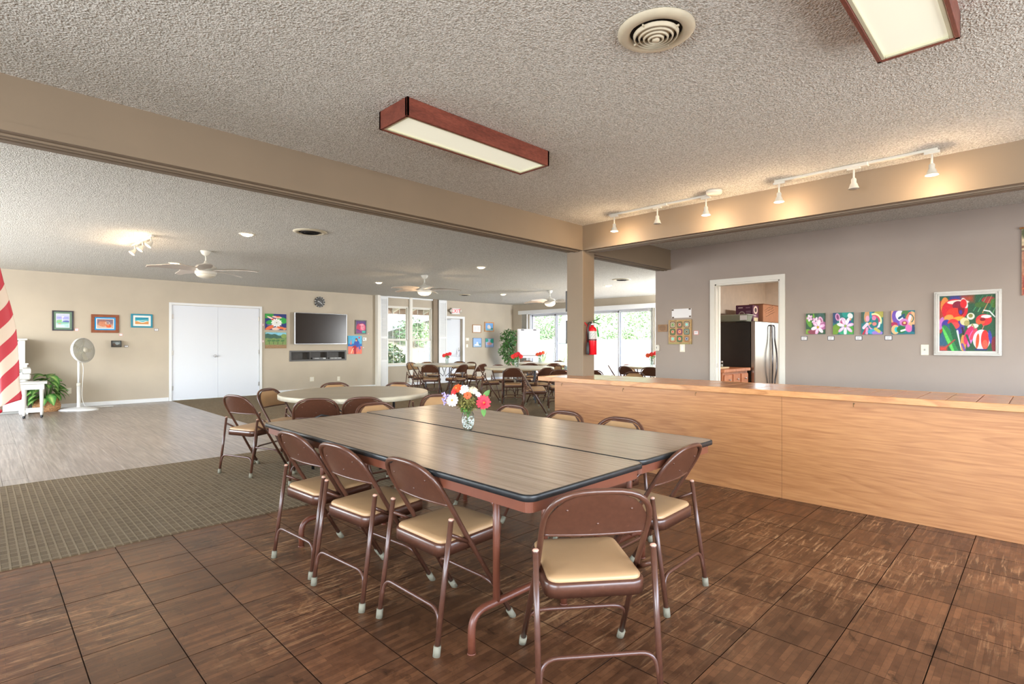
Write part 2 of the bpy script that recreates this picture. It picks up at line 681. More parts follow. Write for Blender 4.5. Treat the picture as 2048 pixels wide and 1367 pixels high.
def M_parquet():
    """worn stained finger parquet: every tile has its own tone, scratched and scuffed to pale wood in places"""
    m, nt, bs, out = nodes_of('worn_parquet')
    tc = nt.nodes.new('ShaderNodeTexCoord')
    oi = nt.nodes.new('ShaderNodeObjectInfo')
    geo = nt.nodes.new('ShaderNodeNewGeometry')
    br = N(nt, 'ShaderNodeTexBrick', Scale=1.0)
    br.inputs['Brick Width'].default_value = .152
    br.inputs['Row Height'].default_value = .0254
    br.inputs['Mortar Size'].default_value = .0006
    br.inputs['Color1'].default_value = lin((122, 85, 58))
    br.inputs['Color2'].default_value = lin((91, 61, 41))
    br.inputs['Mortar'].default_value = lin((66, 42, 26))
    br.inputs['Bias'].default_value = .1
    nt.links.new(geo.outputs['Position'], br.inputs['Vector'])
    hs = N(nt, 'ShaderNodeHueSaturation')
    mr = N(nt, 'ShaderNodeMapRange')
    mr.inputs['To Min'].default_value = .86
    mr.inputs['To Max'].default_value = 1.16
    nt.links.new(oi.outputs['Random'], mr.inputs['Value'])
    nt.links.new(mr.outputs[0], hs.inputs['Value'])
    nt.links.new(br.outputs['Color'], hs.inputs['Color'])
    # broad wear
    n1 = N(nt, 'ShaderNodeTexNoise', Scale=1.6, Detail=4.0, Roughness=.6)
    nt.links.new(geo.outputs['Position'], n1.inputs['Vector'])
    n1b = N(nt, 'ShaderNodeTexNoise', Scale=26.0, Detail=5.0, Roughness=.7)
    nt.links.new(geo.outputs['Position'], n1b.inputs['Vector'])
    mx = N(nt, 'ShaderNodeMixRGB', blend_type='MULTIPLY', Fac=.75)
    nt.links.new(hs.outputs[0], mx.inputs[1])
    nt.links.new(ramp(nt, n1.outputs['Fac'], [(.3, (176, 168, 160)), (.55, (232, 224, 216)), (.75, (255, 240, 222))]), mx.inputs[2])
    mx1 = N(nt, 'ShaderNodeMixRGB', blend_type='MULTIPLY', Fac=.8)
    nt.links.new(mx.outputs[0], mx1.inputs[1])
    nt.links.new(ramp(nt, n1b.outputs['Fac'], [(.3, (190, 180, 172)), (.6, (255, 250, 244))]), mx1.inputs[2])
    # scratches, long and thin, mostly along X
    mp = N(nt, 'ShaderNodeMapping')
    mp.inputs['Scale'].default_value = (2.6, 34, 1)
    mp.inputs['Rotation'].default_value = (0, 0, .25)
    nt.links.new(geo.outputs['Position'], mp.inputs['Vector'])
    n2 = N(nt, 'ShaderNodeTexNoise', Scale=1.6, Detail=6.0, Roughness=.75, Distortion=.6)
    nt.links.new(mp.outputs[0], n2.inputs['Vector'])
    n3 = N(nt, 'ShaderNodeTexNoise', Scale=.9, Detail=1.0)
    nt.links.new(geo.outputs['Position'], n3.inputs['Vector'])
    sm = N(nt, 'ShaderNodeMath', operation='MULTIPLY')
    nt.links.new(ramp(nt, n2.outputs['Fac'], [(.535, (0, 0, 0)), (.63, (255, 255, 255))]), sm.inputs[0])
    nt.links.new(ramp(nt, n3.outputs['Fac'], [(.42, (16, 16, 16)), (.62, (190, 190, 190))]), sm.inputs[1])
    # patches rubbed through to pale wood, and dark water stains
    n4 = N(nt, 'ShaderNodeTexNoise', Scale=6.5, Detail=7.0, Roughness=.72, Distortion=.8)
    nt.links.new(geo.outputs['Position'], n4.inputs['Vector'])
    pm = N(nt, 'ShaderNodeMath', operation='MULTIPLY')
    nt.links.new(ramp(nt, n4.outputs['Fac'], [(.53, (0, 0, 0)), (.66, (220, 220, 220))]), pm.inputs[0])
    nt.links.new(ramp(nt, n3.outputs['Fac'], [(.40, (40, 40, 40)), (.6, (230, 230, 230))]), pm.inputs[1])
    mxp = N(nt, 'ShaderNodeMixRGB')
    mxp.inputs[2].default_value = lin((158, 114, 76))
    nt.links.new(pm.outputs[0], mxp.inputs['Fac'])
    nt.links.new(mx1.outputs[0], mxp.inputs[1])
    mxd = N(nt, 'ShaderNodeMixRGB', blend_type='MULTIPLY', Fac=1.0)
    nt.links.new(mxp.outputs[0], mxd.inputs[1])
    nt.links.new(ramp(nt, n4.outputs['Fac'], [(.30, (120, 112, 108)), (.42, (255, 255, 255))]), mxd.inputs[2])
    mx2 = N(nt, 'ShaderNodeMixRGB')
    mx2.inputs[2].default_value = lin((214, 168, 120))
    nt.links.new(sm.outputs[0], mx2.inputs['Fac'])
    nt.links.new(mxd.outputs[0], mx2.inputs[1])
    nt.links.new(mx2.outputs[0], bs.inputs['Base Color'])
    mr2 = N(nt, 'ShaderNodeMapRange')
    mr2.inputs['To Min'].default_value = .26
    mr2.inputs['To Max'].default_value = .5
    nt.links.new(n1b.outputs['Fac'], mr2.inputs['Value'])
    nt.links.new(mr2.outputs[0], bs.inputs['Roughness'])
    bs.inputs['Specular IOR Level'].default_value = .4
    bump(nt, bs, n2.outputs['Fac'], .12, .002)
    return m


def M_plank():
    m, nt, bs, out = nodes_of('grey_laminate')
    oi = nt.nodes.new('ShaderNodeObjectInfo')
    geo = nt.nodes.new('ShaderNodeNewGeometry')
    mp = N(nt, 'ShaderNodeMapping')
    mp.inputs['Scale'].default_value = (45, 1.6, 1)
    nt.links.new(geo.outputs['Position'], mp.inputs['Vector'])
    n = N(nt, 'ShaderNodeTexNoise', Scale=1.0, Detail=4.0, Roughness=.6)
    nt.links.new(mp.outputs[0], n.inputs['Vector'])
    c = ramp(nt, n.outputs['Fac'], [(.28, (112, 100, 90)), (.5, (144, 132, 122)), (.72, (176, 164, 152))])
    hs = N(nt, 'ShaderNodeHueSaturation')
    mr = N(nt, 'ShaderNodeMapRange')
    mr.inputs['To Min'].default_value = .93
    mr.inputs['To Max'].default_value = 1.07
    nt.links.new(oi.outputs['Random'], mr.inputs['Value'])
    nt.links.new(mr.outputs[0], hs.inputs['Value'])
    nt.links.new(c, hs.inputs['Color'])
    nt.links.new(hs.outputs[0], bs.inputs['Base Color'])
    bs.inputs['Roughness'].default_value = .3
    bump(nt, bs, n.outputs['Fac'], .12, .002)
    return m


def M_carpet():
    """looped brown carpet woven with rows of short dark bars between paler ribs"""
    m, nt, bs, out = nodes_of('patterned_carpet')
    v = coords(nt)
    br = N(nt, 'ShaderNodeTexBrick', Scale=1.0, offset=0.0)
    br.inputs['Brick Width'].default_value = .043
    br.inputs['Row Height'].default_value = .088
    br.inputs['Mortar Size'].default_value = .0075
    br.inputs['Mortar Smooth'].default_value = .6
    br.inputs['Color1'].default_value = lin((98, 82, 61))
    br.inputs['Color2'].default_value = lin((114, 97, 74))
    br.inputs['Mortar'].default_value = lin((134, 117, 92))
    nt.links.new(v, br.inputs['Vector'])
    n = N(nt, 'ShaderNodeTexNoise', Scale=420.0, Detail=2.0)
    nt.links.new(v, n.inputs['Vector'])
    mx = N(nt, 'ShaderNodeMixRGB', blend_type='MULTIPLY', Fac=.55)
    nt.links.new(br.outputs['Color'], mx.inputs[1])
    nt.links.new(ramp(nt, n.outputs['Fac'], [(.3, (150, 145, 140)), (.7, (255, 255, 255))]), mx.inputs[2])
    nt.links.new(mx.outputs[0], bs.inputs['Base Color'])
    bs.inputs['Roughness'].default_value = 1.0
    bs.inputs['Specular IOR Level'].default_value = .05
    bs.inputs['Sheen Weight'].default_value = .16
    bs.inputs['Sheen Tint'].default_value = (.8, .68, .5, 1)
    bs.inputs['Sheen Roughness'].default_value = .22
    ad = N(nt, 'ShaderNodeMath', operation='ADD')
    nt.links.new(n.outputs['Fac'], ad.inputs[0])
    nt.links.new(br.outputs['Fac'], ad.inputs[1])
    bump(nt, bs, ad.outputs[0], .6, .006)
    return m


CEIL = 2.645
m_ceil = M_ceiling()
m_wall = M('tan_wall_paint', (185, 174, 157), .75, var=.02, scale=2.0, bstr=.25, bscale=260, bdist=.001)
m_taupe = M('taupe_wall_paint', (160, 148, 140), .75, var=.02, scale=2.0, bstr=.25, bscale=260, bdist=.001)
m_beam = M('beam_paint', (132, 116, 97), .6, var=.02, scale=2.0, bstr=.15, bscale=200, bdist=.001)
m_white = M('white_paint', (226, 228, 230), .45, var=.006, scale=3.0)
m_white2 = M('warm_white_paint', (224, 221, 213), .5, var=.006)
m_tile = M_parquet()
m_plank = M_plank()
m_carpet = M_carpet()
m_steel = M('brushed_steel', (190, 190, 192), .3, 1.0, var=.03, scale=30)
m_chrome = M('chrome', (220, 220, 225), .12, 1.0, var=0)
m_black = M('black_plastic', (26, 26, 28), .4, var=.05)
m_glass = M_glass('window_glass')
m_alu = M('silver_aluminium', (206, 209, 216), .4, .3, var=.02)
m_outlet = M('ivory_plastic', (226, 220, 204), .4, var=.01)

# ------------------------------------------------------------------ the setting: floor
base = MB().box(-3.4, 13.9, -2.7, 13.8, -.2, -.008).build('floor', M('subfloor', (58, 38, 25), .7))
struct(base)
m_tedge = M('tile_edge_grime', (44, 30, 21), .9, spec=.1)
mb = MB()
mb.cur = 1
mb.box(-.1507, .1507, -.1507, .1507, -.011, -.0006)
mb.cur = 0
mb.box(-.1503, .1503, -.1503, .1503, -.0008, 0)
tile_me = mb.mesh('tile', [m_tile, m_tedge])
T = .305


for i in range(-1, 16):
    for j in range(-2, 14):
        x, y = .296 + T * (i + .5), .324 + T * (j + .5)
        if y > 4.25 or x > 4.8:
            continue
        o = bpy.data.objects.new('tile', tile_me)
        COL.objects.link(o)
        o.parent = base
        o.location = (x, y, random.uniform(-.0008, .0004))
        o.rotation_euler = (random.uniform(-.0015, .0015), random.uniform(-.0015, .0015), 0)
# carpet: a strip in front of the laminate and the whole dining side
mb = MB()
mb.cbox(-3.2, 13.65, 4.105, 6.52, -.008, .006, .006)
mb.cbox(3.0, 13.65, 6.50, 13.6, -.008, .006, .006)
mb.build('carpet', m_carpet, base)
# grey laminate planks, running towards the back wall
rng = random.Random(5)
plank_me = {}
PW = .178
for i in range(18):
    x0 = 3.0 - PW * (i + 1)
    y = 6.52 - rng.uniform(0, 1.2)
    while y < 13.6:
        y1 = min(y + 1.21, 13.6)
        ya = max(y, 6.52)
        L = round(y1 - ya, 2)
        if L > .02:
            if L not in plank_me:
                plank_me[L] = MB().cbox(.0006, PW - .0006, .0006, L - .0006, -.008, .003, .0016).mesh('plank', m_plank)
            o = bpy.data.objects.new('plank', plank_me[L])
            COL.objects.link(o)
            o.parent = base
            o.location = (x0, ya, rng.uniform(-.0004, .0004))
        y = y1
MB().box(-3.2, 3.0 - PW * 18, 6.52, 13.6, -.008, .001).build('laminate_margin', m_plank, base)

# ------------------------------------------------------------------ walls and ceiling
ceil = struct(MB().box(-3.4, 13.85, -2.7, 13.8, CEIL, CEIL + .12).build('ceiling', m_ceil))
W1, W2 = (8.40, 9.19), (9.29, 10.06)
wall('wall_back', m_wall, 'x', 13.6, 13.78, -3.4, 13.85, 0, CEIL,
     [W1 + (.62, 2.37), W2 + (.62, 2.37), (5.63, 7.11, .838, 1.048), (10.40, 11.29, 0, 2.07), (3.005, 4.865, 0, 2.118)])
wall('wall_sliders', m_wall, 'y', 13.65, 13.83, 4.17, 13.6, 0, CEIL, [(10.45, 12.80, 0, 2.30), (7.95, 10.30, 0, 2.30)])
wall('wall_right', m_taupe, 'y', 7.24, 7.38, -2.5, 4.17, 0, CEIL, [(2.40, 3.25, 0, 2.085)])
wall('wall_dining_side', m_wall, 'x', 4.02, 4.17, 7.38, 13.65, 0, CEIL, [(12.1, 13.54, .48, 2.32)])  # opening cut to hold the added dining fill lamp
m_kitchen = M('kitchen_wall_paint', (224, 206, 188), .7, var=.02)
wall('wall_kitchen', m_kitchen, 'x', 3.88, 4.02, 7.38, 11.05, 0, CEIL)
wall('wall_kitchen_end', m_kitchen, 'y', 10.9, 11.05, -1.2, 3.88, 0, CEIL, [(1.2, 2.6, .95, 2.05)])
wall('wall_kitchen_side', m_kitchen, 'x', -1.35, -1.2, 7.38, 10.9, 0, CEIL)
wall('wall_near', m_wall, 'x', -2.68, -2.5, -3.4, 7.38, 0, CEIL, [(-1.6, 6.0, .8, 2.3)])
wall('wall_left', m_wall, 'y', -3.38, -3.2, -2.5, 13.6, 0, CEIL, [(-1.7, 2.9, .6, 2.3), (5.7, 12.3, .5, 2.4)])


def prism_xy(mb, poly, z0, z1):
    return mb.loft([[Vector((x, y, z0)) for x, y in poly], [Vector((x, y, z1)) for x, y in poly]])


# ceiling beams with stepped folding-partition tracks under them; the column where they meet
SOF = 2.352


def beam_prof(name, a, b, th, mat, tracks=True):
    """beam from a to b (its face towards the camera), th thick to the left of a->b"""
    a, b = Vector(a), Vector(b)
    d = (b - a).normalized()
    n = Vector((-d.y, d.x))
    mb = MB()

    def slab(o0, o1, z0, z1):
        p = [a + n * o0, b + n * o0, b + n * o1, a + n * o1]
        prism_xy(mb, [(q.x, q.y) for q in p], z0, z1)
    slab(0, th, SOF + .012, CEIL)
    slab(-.006, .05, SOF + .004, SOF + .05)
    slab(.06, .075, SOF - .006, SOF + .012)
    slab(.11, .125, SOF - .006, SOF + .012)
    slab(th - .05, th + .006, SOF + .004, SOF + .03)
    return struct(mb.build(name, mat))


beam_prof('trim_1', (-3.2, 3.705), (5.005, 3.835), .235, m_beam)
beam_prof('trim_2', (5.005, 3.835), (4.985, -2.5), .235, m_beam)
beam_prof('trim_3', (5.24, 3.90), (7.24, 3.92), .225, m_beam)
col = MB().cbox(5.01, 5.235, 3.835, 4.075, 0, SOF + .012, .004).build('trim_4', m_beam)
struct(col)

# baseboards
for k, (x0, x1) in enumerate(((-3.2, 2.95), (4.905, 8.1), (8.42, 10.3), (11.4, 13.65))):
    struct(MB().cbox(x0, x1, 13.585, 13.6, .003, .085, .004).build('baseboard_back', m_white))
struct(MB().cbox(-3.2, -3.185, -2.5, 13.58, .003, .085, .004).build('baseboard_left', m_white))
struct(MB().cbox(13.635, 13.65, 12.82, 13.58, .006, .085, .004).build('baseboard_sliders', m_white))


# ------------------------------------------------------------------ doors and windows
def casing(mb, axis, t0, t1, u0, u1, z1, w=.057, sill=False, z0=0.0):
    def b(a0, a1, c0, c1):
        if axis == 'x':
            mb.cbox(a0, a1, t0, t1, c0, c1, .0012)
        else:
            mb.cbox(t0, t1, a0, a1, c0, c1, .0012)
    b(u0 - w, u0, z0, z1 + .001)
    b(u1, u1 + w, z0, z1 + .001)
    b(u0 - w, u1 + w, z1, z1 + w)
    if sill:
        b(u0 - w, u1 + w, z0 - .03, z0)


m_doorw = M('white_door_paint', (220, 225, 234), .4, var=0)
d1 = holder('door_1')
mb = MB()
casing(mb, 'x', 13.575, 13.6, 3.005, 4.865, 2.118, .05)
mb.build('door_casing', m_white, d1)
for x0, x1, hx, sd in ((3.009, 3.934, 3.005, 1), (3.938, 4.861, 4.865, -1)):
    leaf = MB().cbox(x0, x1, 13.603, 13.645, .014, 2.112, .003).build('door_leaf', m_doorw, d1)
    for hz in (.28, 1.06, 1.86):
        MB().cbox(min(hx, hx + sd * .035), max(hx, hx + sd * .035), 13.594, 13.603, hz - .05, hz + .05, .002).tube(
            [(hx, 13.592, hz - .055), (hx, 13.592, hz + .055)], .007, 8).build('hinge', m_steel, leaf)
    if sd == 1:
        RX = Matrix.Translation((x1 - .06, 13.603, .975)) @ Matrix.Rotation(radians(90), 4, 'X')
        MB().lathe([(.032, 0), (.032, .006), (.012, .01), (.011, .035), (.026, .045), (.028, .06), (.018, .07), (0, .071)], 16, RX).build('knob', m_chrome, leaf)

# exit door, set deep in its frame
d2 = holder('door_2')
mb = MB()
casing(mb, 'x', 13.57, 13.6, 10.40, 11.29, 2.07, .075)
mb.build('door_casing', m_white, d2)
leaf = MB().cbox(10.405, 11.285, 13.70, 13.745, .012, 2.065, .003).build('door_leaf', m_doorw, d2)
pb = MB().cbox(10.46, 11.12, 13.64, 13.675, .86, .90, .006)
pb.cbox(10.44, 10.50, 13.65, 13.70, .84, .92, .006).build('panic_bar', m_steel, leaf)
pl = MB().cbox(11.13, 11.22, 13.645, 13.70, .83, 1.03, .01)
pl.tube([(11.16, 13.66, 1.0), (11.16, 13.62, 1.04), (11.14, 13.615, 1.12)], .012, 8).build('latch', m_chrome, leaf)
cl = MB().cbox(10.42, 10.68, 13.66, 13.70, 1.95, 2.0, .006)
cl.tube(fillet([(10.55, 13.66, 2.01), (10.50, 13.50, 2.02), (10.78, 13.58, 2.035)], .02), .009, 8).build('door_closer', m_steel, leaf)

# kitchen doorway
d3 = holder('door_3')
mb = MB()
casing(mb, 'y', 7.222, 7.24, 2.40, 3.25, 2.085, .065)
mb.box(7.24, 7.38, 3.232, 3.25, 0, 2.085).box(7.24, 7.38, 2.40, 2.418, 0, 2.085).box(7.24, 7.38, 2.40, 3.25, 2.067, 2.085)
mb.box(7.30, 7.325, 3.218, 3.232, 0, 2.067)
mb.build('door_casing', m_white2, d3)
MB().cbox(7.245, 7.275, 3.226, 3.232, .93, .99, .001).build('strike_plate', m_steel, d3)


def hung_window(n, x0, x1, z0, z1):
    w = holder(n)
    y = 13.66
    fr = .03
    mb = MB()
    mb.cbox(x0, x0 + fr, y - .06, y + .06, z0, z1, .004).cbox(x1 - fr, x1, y - .06, y + .06, z0, z1, .004)
    mb.cbox(x0, x1, y - .06, y + .06, z1 - fr, z1, .004).cbox(x0, x1, y - .075, y + .06, z0, z0 + fr, .004)
    mb.build('window_frame', m_white2, w)
    zm = z0 + (z1 - z0) * .43
    a0, a1 = x0 + fr, x1 - fr
    for nm, q0, q1, rows, yy in (('lower_sash', z0 + fr, zm, 2, y - .02), ('upper_sash', zm, z1 - fr, 3, y + .015)):
        s = MB()
        s.cbox(a0, a0 + .022, yy - .014, yy + .014, q0, q1, .003).cbox(a1 - .022, a1, yy - .014, yy + .014, q0, q1, .003)
        s.cbox(a0, a1, yy - .014, yy + .014, q1 - .03, q1, .003).cbox(a0, a1, yy - .014, yy + .014, q0, q0 + .03, .003)
        so = s.build(nm, m_white2, w)
        for k in (1, 2):
            xx = a0 + .022 + (a1 - a0 - .044) * k / 3
            MB().box(xx - .005, xx + .005, yy - .007, yy + .007, q0 + .03, q1 - .03).build('muntin', m_white2, so)
        for k in range(1, rows):
            zz = q0 + .03 + (q1 - q0 - .06) * k / rows
            MB().box(a0 + .022, a1 - .022, yy - .006, yy + .006, zz - .005, zz + .005).build('muntin', m_white2, so)
        MB().box(a0 + .02, a1 - .02, yy - .002, yy + .002, q0 + .02, q1 - .02).build('pane', m_glass, so)
    MB().cbox((a0 + a1) / 2 - .025, (a0 + a1) / 2 + .025, y - .05, y - .034, zm - .004, zm + .012, .003).build('sash_lock', m_alu, w)


hung_window('window_1', W1[0], W1[1], .62, 2.37)
hung_window('window_2', W2[0], W2[1], .62, 2.37)
# trim between and beside the windows, running up to the ceiling
struct(MB().cbox(9.195, 9.285, 13.53, 13.6, .085, CEIL, .004).build('trim_5', m_white2))
struct(MB().cbox(10.065, 10.225, 13.53, 13.6, .085, CEIL, .004).build('trim_6', m_beam))
struct(MB().cbox(8.045, 8.14, 13.45, 13.6, .003, CEIL, .004).build('trim_7', m_white2))
struct(MB().cbox(8.42, 10.24, 13.56, 13.6, 2.60, CEIL, .004).build('trim_8', m_white))
struct(MB().cbox(8.38, 10.08, 13.555, 13.61, .59, .622, .004).build('trim_9', m_white))


def slider(n, y0, y1):
    w = holder(n)
    x = 13.74
    zt = 2.30
    mb = MB()
    f = .045
    mb.cbox(x - .07, x + .07, y0, y0 + f, 0, zt, .004).cbox(x - .07, x + .07, y1 - f, y1, 0, zt, .004)
    mb.cbox(x - .07, x + .07, y0, y1, zt - f, zt, .004).cbox(x - .07, x + .07, y0, y1, -.005, .03, .004)
    mb.build('door_frame', m_alu, w)
    ym = (y0 + y1) / 2
    for xx, a, b in ((x - .025, y0 + f, ym + .045), (x + .025, ym - .045, y1 - f)):
        s = MB()
        q = .055
        s.cbox(xx - .018, xx + .018, a, a + q, .03, zt - f, .004).cbox(xx - .018, xx + .018, b - q, b, .03, zt - f, .004)
        s.cbox(xx - .018, xx + .018, a, b, zt - f - .06, zt - f, .004).cbox(xx - .018, xx + .018, a, b, .03, .12, .004)
        so = s.build('sliding_panel', m_alu, w)
        MB().box(xx - .003, xx + .003, a + q - .01, b - q + .01, .11, zt - f - .05).build('pane', m_glass, so)
        if xx < x:
            MB().cbox(xx - .045, xx - .018, b - .045, b - .015, .95, 1.12, .006).build('door_pull', m_steel, so)


slider('door_4', 10.45, 12.80)
slider('door_5', 7.95, 10.30)


def vinyl_blind(label, y0, y1, ystack, loc_grp):
    t = thing('vertical_blind', label, 'blind', (13.56, (y0 + y1) / 2, 2.28), 0, loc_grp)
    h = (y1 - y0) / 2
    MB().cbox(-.05, .085, -h, h, 0, .13, .006).build('valance', m_white, t)
    for k in range(9):
        yy = ystack - (y0 + y1) / 2 + (k - 4) * .03
        sl = MB().box(-.044, .044, -.0015, .0015, -2.2, 0)
        sl.xf(Matrix.Translation((.012, yy, 0)) @ Matrix.Rotation(radians(22 + random.uniform(-6, 6)), 4, 'Z'))
        sl.build('slat', m_white2, t)
    return t


vinyl_blind('white vertical blind drawn aside in the corner behind the flip chart, under its valance', 10.42, 13.21, 12.94, 'vertical blinds over the sliding doors')
vinyl_blind('white vertical blind with stacked slats at the right sliding door, next to the taupe wall', 7.6, 10.40, 7.94, 'vertical blinds over the sliding doors')


def shutter(label, x0, x1):
    t = thing('louvered_shutter', label, 'shutter', ((x0 + x1) / 2, 13.51, .012), 0, 'white floor to ceiling shutters')
    h = (x1 - x0) / 2
    mb = MB()
    z1 = 2.62
    mb.cbox(-h, -h + .04, -.018, .018, 0, z1, .004).cbox(h - .04, h, -.018, .018, 0, z1, .004)
    for z0, zz in ((0, .10), (.72, .78), (1.40, 1.46), (z1 - .08, z1)):
        mb.cbox(-h + .04, h - .04, -.016, .016, z0, zz, .003)
    mb.build('shutter_frame', m_white, t)
    MB().cbox(-h + .04, h - .04, -.008, .008, .10, .72, .003).build('solid_panel', m_white, t)
    lv = MB()
    for za, zb in ((.78, 1.40), (1.46, z1 - .08)):
        k = int((zb - za) / .032)
        for i in range(k):
            z = za + (i + .5) * (zb - za) / k
            s0 = len(lv.v)
            lv.box(-h + .04, h - .04, -.017, .017, -.003, .003)
            lv.xf(Matrix.Translation((0, 0, z)) @ Matrix.Rotation(radians(62), 4, 'X'), s0)
    stuff(lv.build('louvers', m_white, t))


shutter('tall white louvered shutter at the left of the grid windows', 8.15, 8.41)
shutter('tall white louvered shutter standing between the windows and the exit door', 10.25, 10.56)

# ------------------------------------------------------------------ outside the windows
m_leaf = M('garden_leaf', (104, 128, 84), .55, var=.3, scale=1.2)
m_leaf2 = M('pale_garden_leaf', (134, 152, 104), .55, var=.25, scale=1.5)
m_bark = M('garden_bark', (150, 134, 118), .9, var=.25, scale=14, bstr=.5, bscale=30, bdist=.02)


def leaves(mb, c, rad, n, size, rng, drop=.0, shell=.35):
    cx, cy, cz = c
    for _ in range(n):
        while True:
            p = Vector((rng.uniform(-1, 1), rng.uniform(-1, 1), rng.uniform(-1, 1)))
            l = p.length
            if shell < l < 1:
                break
        q = Vector((cx + p.x * rad[0], cy + p.y * rad[1], cz + p.z * rad[2]))
        d = Vector((rng.gauss(0, 1), rng.gauss(0, 1), rng.gauss(0, .7) - drop)).normalized()
        sd = d.orthogonal().normalized()
        sd = Matrix.Rotation(rng.uniform(0, 6.28), 3, d) @ sd
        nn = d.cross(sd)
        s = size * rng.uniform(.6, 1.3)
        b = len(mb.v)
        mb.v += [tuple(q), tuple(q + d * s * .5 + sd * s * .24 + nn * s * .05), tuple(q + d * s), tuple(q + d * s * .5 - sd * s * .24 + nn * s * .05)]
        mb.f += [(b, b + 1, b + 2), (b, b + 2, b + 3)]
        mb.sm += [True, True]
        mb.mi += [0, 0]
    return mb


def hill(name, pts, mat):
    """terrain: rows of (x, y, z)"""
    mb = MB()
    r, c = len(pts), len(pts[0])
    mb.add([p for row in pts for p in row], [(i * c + j, i * c + j + 1, (i + 1) * c + j + 1, (i + 1) * c + j) for i in range(r - 1) for j in range(c - 1)], True)
    return struct(mb.build(name, mat))


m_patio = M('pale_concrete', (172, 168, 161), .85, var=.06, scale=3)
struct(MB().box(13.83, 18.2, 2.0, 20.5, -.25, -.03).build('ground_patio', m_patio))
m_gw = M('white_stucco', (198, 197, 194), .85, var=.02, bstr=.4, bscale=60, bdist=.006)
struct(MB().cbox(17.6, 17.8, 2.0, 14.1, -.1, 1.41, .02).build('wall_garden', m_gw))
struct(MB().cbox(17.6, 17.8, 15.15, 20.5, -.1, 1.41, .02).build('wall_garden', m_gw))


def M_slope(name, a, b, c):
    m, nt, bs, out = nodes_of(name)
    v = coords(nt)
    n = N(nt, 'ShaderNodeTexNoise', Scale=2.2, Detail=6.0, Roughness=.7)
    nt.links.new(v, n.inputs['Vector'])
    nt.links.new(ramp(nt, n.outputs['Fac'], [(.35, a), (.5, b), (.68, c)]), bs.inputs['Base Color'])
    bs.inputs['Roughness'].default_value = .95
    bump(nt, bs, n.outputs['Fac'], .8, .15)
    return m


m_slope = M_slope('green_slope', (110, 128, 90), (140, 156, 114), (176, 172, 138))
m_dry = M_slope('dry_grass_slope', (140, 132, 98), (166, 158, 132), (126, 136, 88))
rg = random.Random(3)
hill('hillside_right', [[(18.0 + 1.3 * i, 1 + 1.25 * j, .5 + i * .78 + .22 * sin(j * 1.7 + i) + rg.uniform(-.1, .1)) for i in range(12)] for j in range(25)], m_slope)
hill('hillside_back', [[(2 + 1.2 * i, 14.6 + 1.25 * j, -.1 + max(0, j - 1) * .52 + .2 * sin(i * .9 + j * .6) * min(1, j / 3)) for i in range(16)] for j in range(14)][::-1], m_dry)
hp = MB()
for k in range(12):
    t = k / 11
    hp.v += [(8.0 + 8 * t, 18.0 + 3.6 * t - .5, .98 + 1.55 * t), (8.0 + 8 * t, 18.0 + 3.6 * t + .9, 1.55 + 1.6 * t)]
hp.f = [(2 * k, 2 * k + 2, 2 * k + 3, 2 * k + 1) for k in range(11)]
hp.sm, hp.mi = [True] * 11, [0] * 11
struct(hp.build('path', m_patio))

# shrubs as things of their own
rs = random.Random(21)


def shrub(name, label, cat, loc, rad, n, size, mat, group=None, stem=True, drop=0.0):
    t = thing(name, label, cat, loc, 0, group)
    stuff(leaves(MB(), (0, 0, rad[2] * 1.05), rad, n, size, rs, drop).build('foliage', mat, t))
    if stem:
        MB().tube([(0, 0, 0), (.03, .02, rad[2] * .6), (.06, 0, rad[2] * 1.3)], [.05, .04, .02], 6).build('stem', m_bark, t)
    return t


spots = [(19.3, 3.2, .95, 1.1), (20.6, 5.0, 1.9, 1.3), (19.2, 5.6, .9, .9), (21.6, 7.2, 2.5, 1.5), (19.3, 7.8, .95, 1.0), (20.4, 9.4, 1.6, 1.2),
         (19.2, 10.6, .9, 1.0), (22.4, 10.0, 3.0, 1.6), (20.9, 12.0, 2.0, 1.3), (19.4, 12.9, .95, .9), (23.4, 13.4, 3.6, 1.7), (20.6, 14.9, 1.8, 1.2),
         (19.4, 16.8, 1.0, 1.2), (20.8, 18.2, 1.9, 1.3), (23.5, 6.6, 3.8, 1.8), (24.6, 10.6, 4.3, 2.0), (24.2, 3.6, 4.0, 1.8)]
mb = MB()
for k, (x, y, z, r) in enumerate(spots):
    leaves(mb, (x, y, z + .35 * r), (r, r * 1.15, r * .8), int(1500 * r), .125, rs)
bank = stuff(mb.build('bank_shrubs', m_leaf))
tag(bank, 'bank of loose green shrubs rising behind the white garden wall', 'shrubs')
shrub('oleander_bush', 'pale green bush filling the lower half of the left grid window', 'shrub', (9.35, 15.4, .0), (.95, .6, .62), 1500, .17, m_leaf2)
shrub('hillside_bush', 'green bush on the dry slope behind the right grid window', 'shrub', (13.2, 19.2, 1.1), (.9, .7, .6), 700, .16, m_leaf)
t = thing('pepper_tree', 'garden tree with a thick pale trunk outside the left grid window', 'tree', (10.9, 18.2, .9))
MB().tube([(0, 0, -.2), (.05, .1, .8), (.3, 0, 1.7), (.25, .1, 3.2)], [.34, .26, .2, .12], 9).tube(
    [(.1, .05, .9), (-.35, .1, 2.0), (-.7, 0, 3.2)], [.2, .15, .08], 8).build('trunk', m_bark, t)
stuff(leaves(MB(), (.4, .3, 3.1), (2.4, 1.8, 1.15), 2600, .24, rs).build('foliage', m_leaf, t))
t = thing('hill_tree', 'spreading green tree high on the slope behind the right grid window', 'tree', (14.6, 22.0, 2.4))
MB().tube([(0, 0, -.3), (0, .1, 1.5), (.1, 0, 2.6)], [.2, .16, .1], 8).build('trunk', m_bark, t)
stuff(leaves(MB(), (0, 0, 2.3), (3.0, 1.6, 1.5), 2400, .26, rs).build('foliage', m_leaf, t))
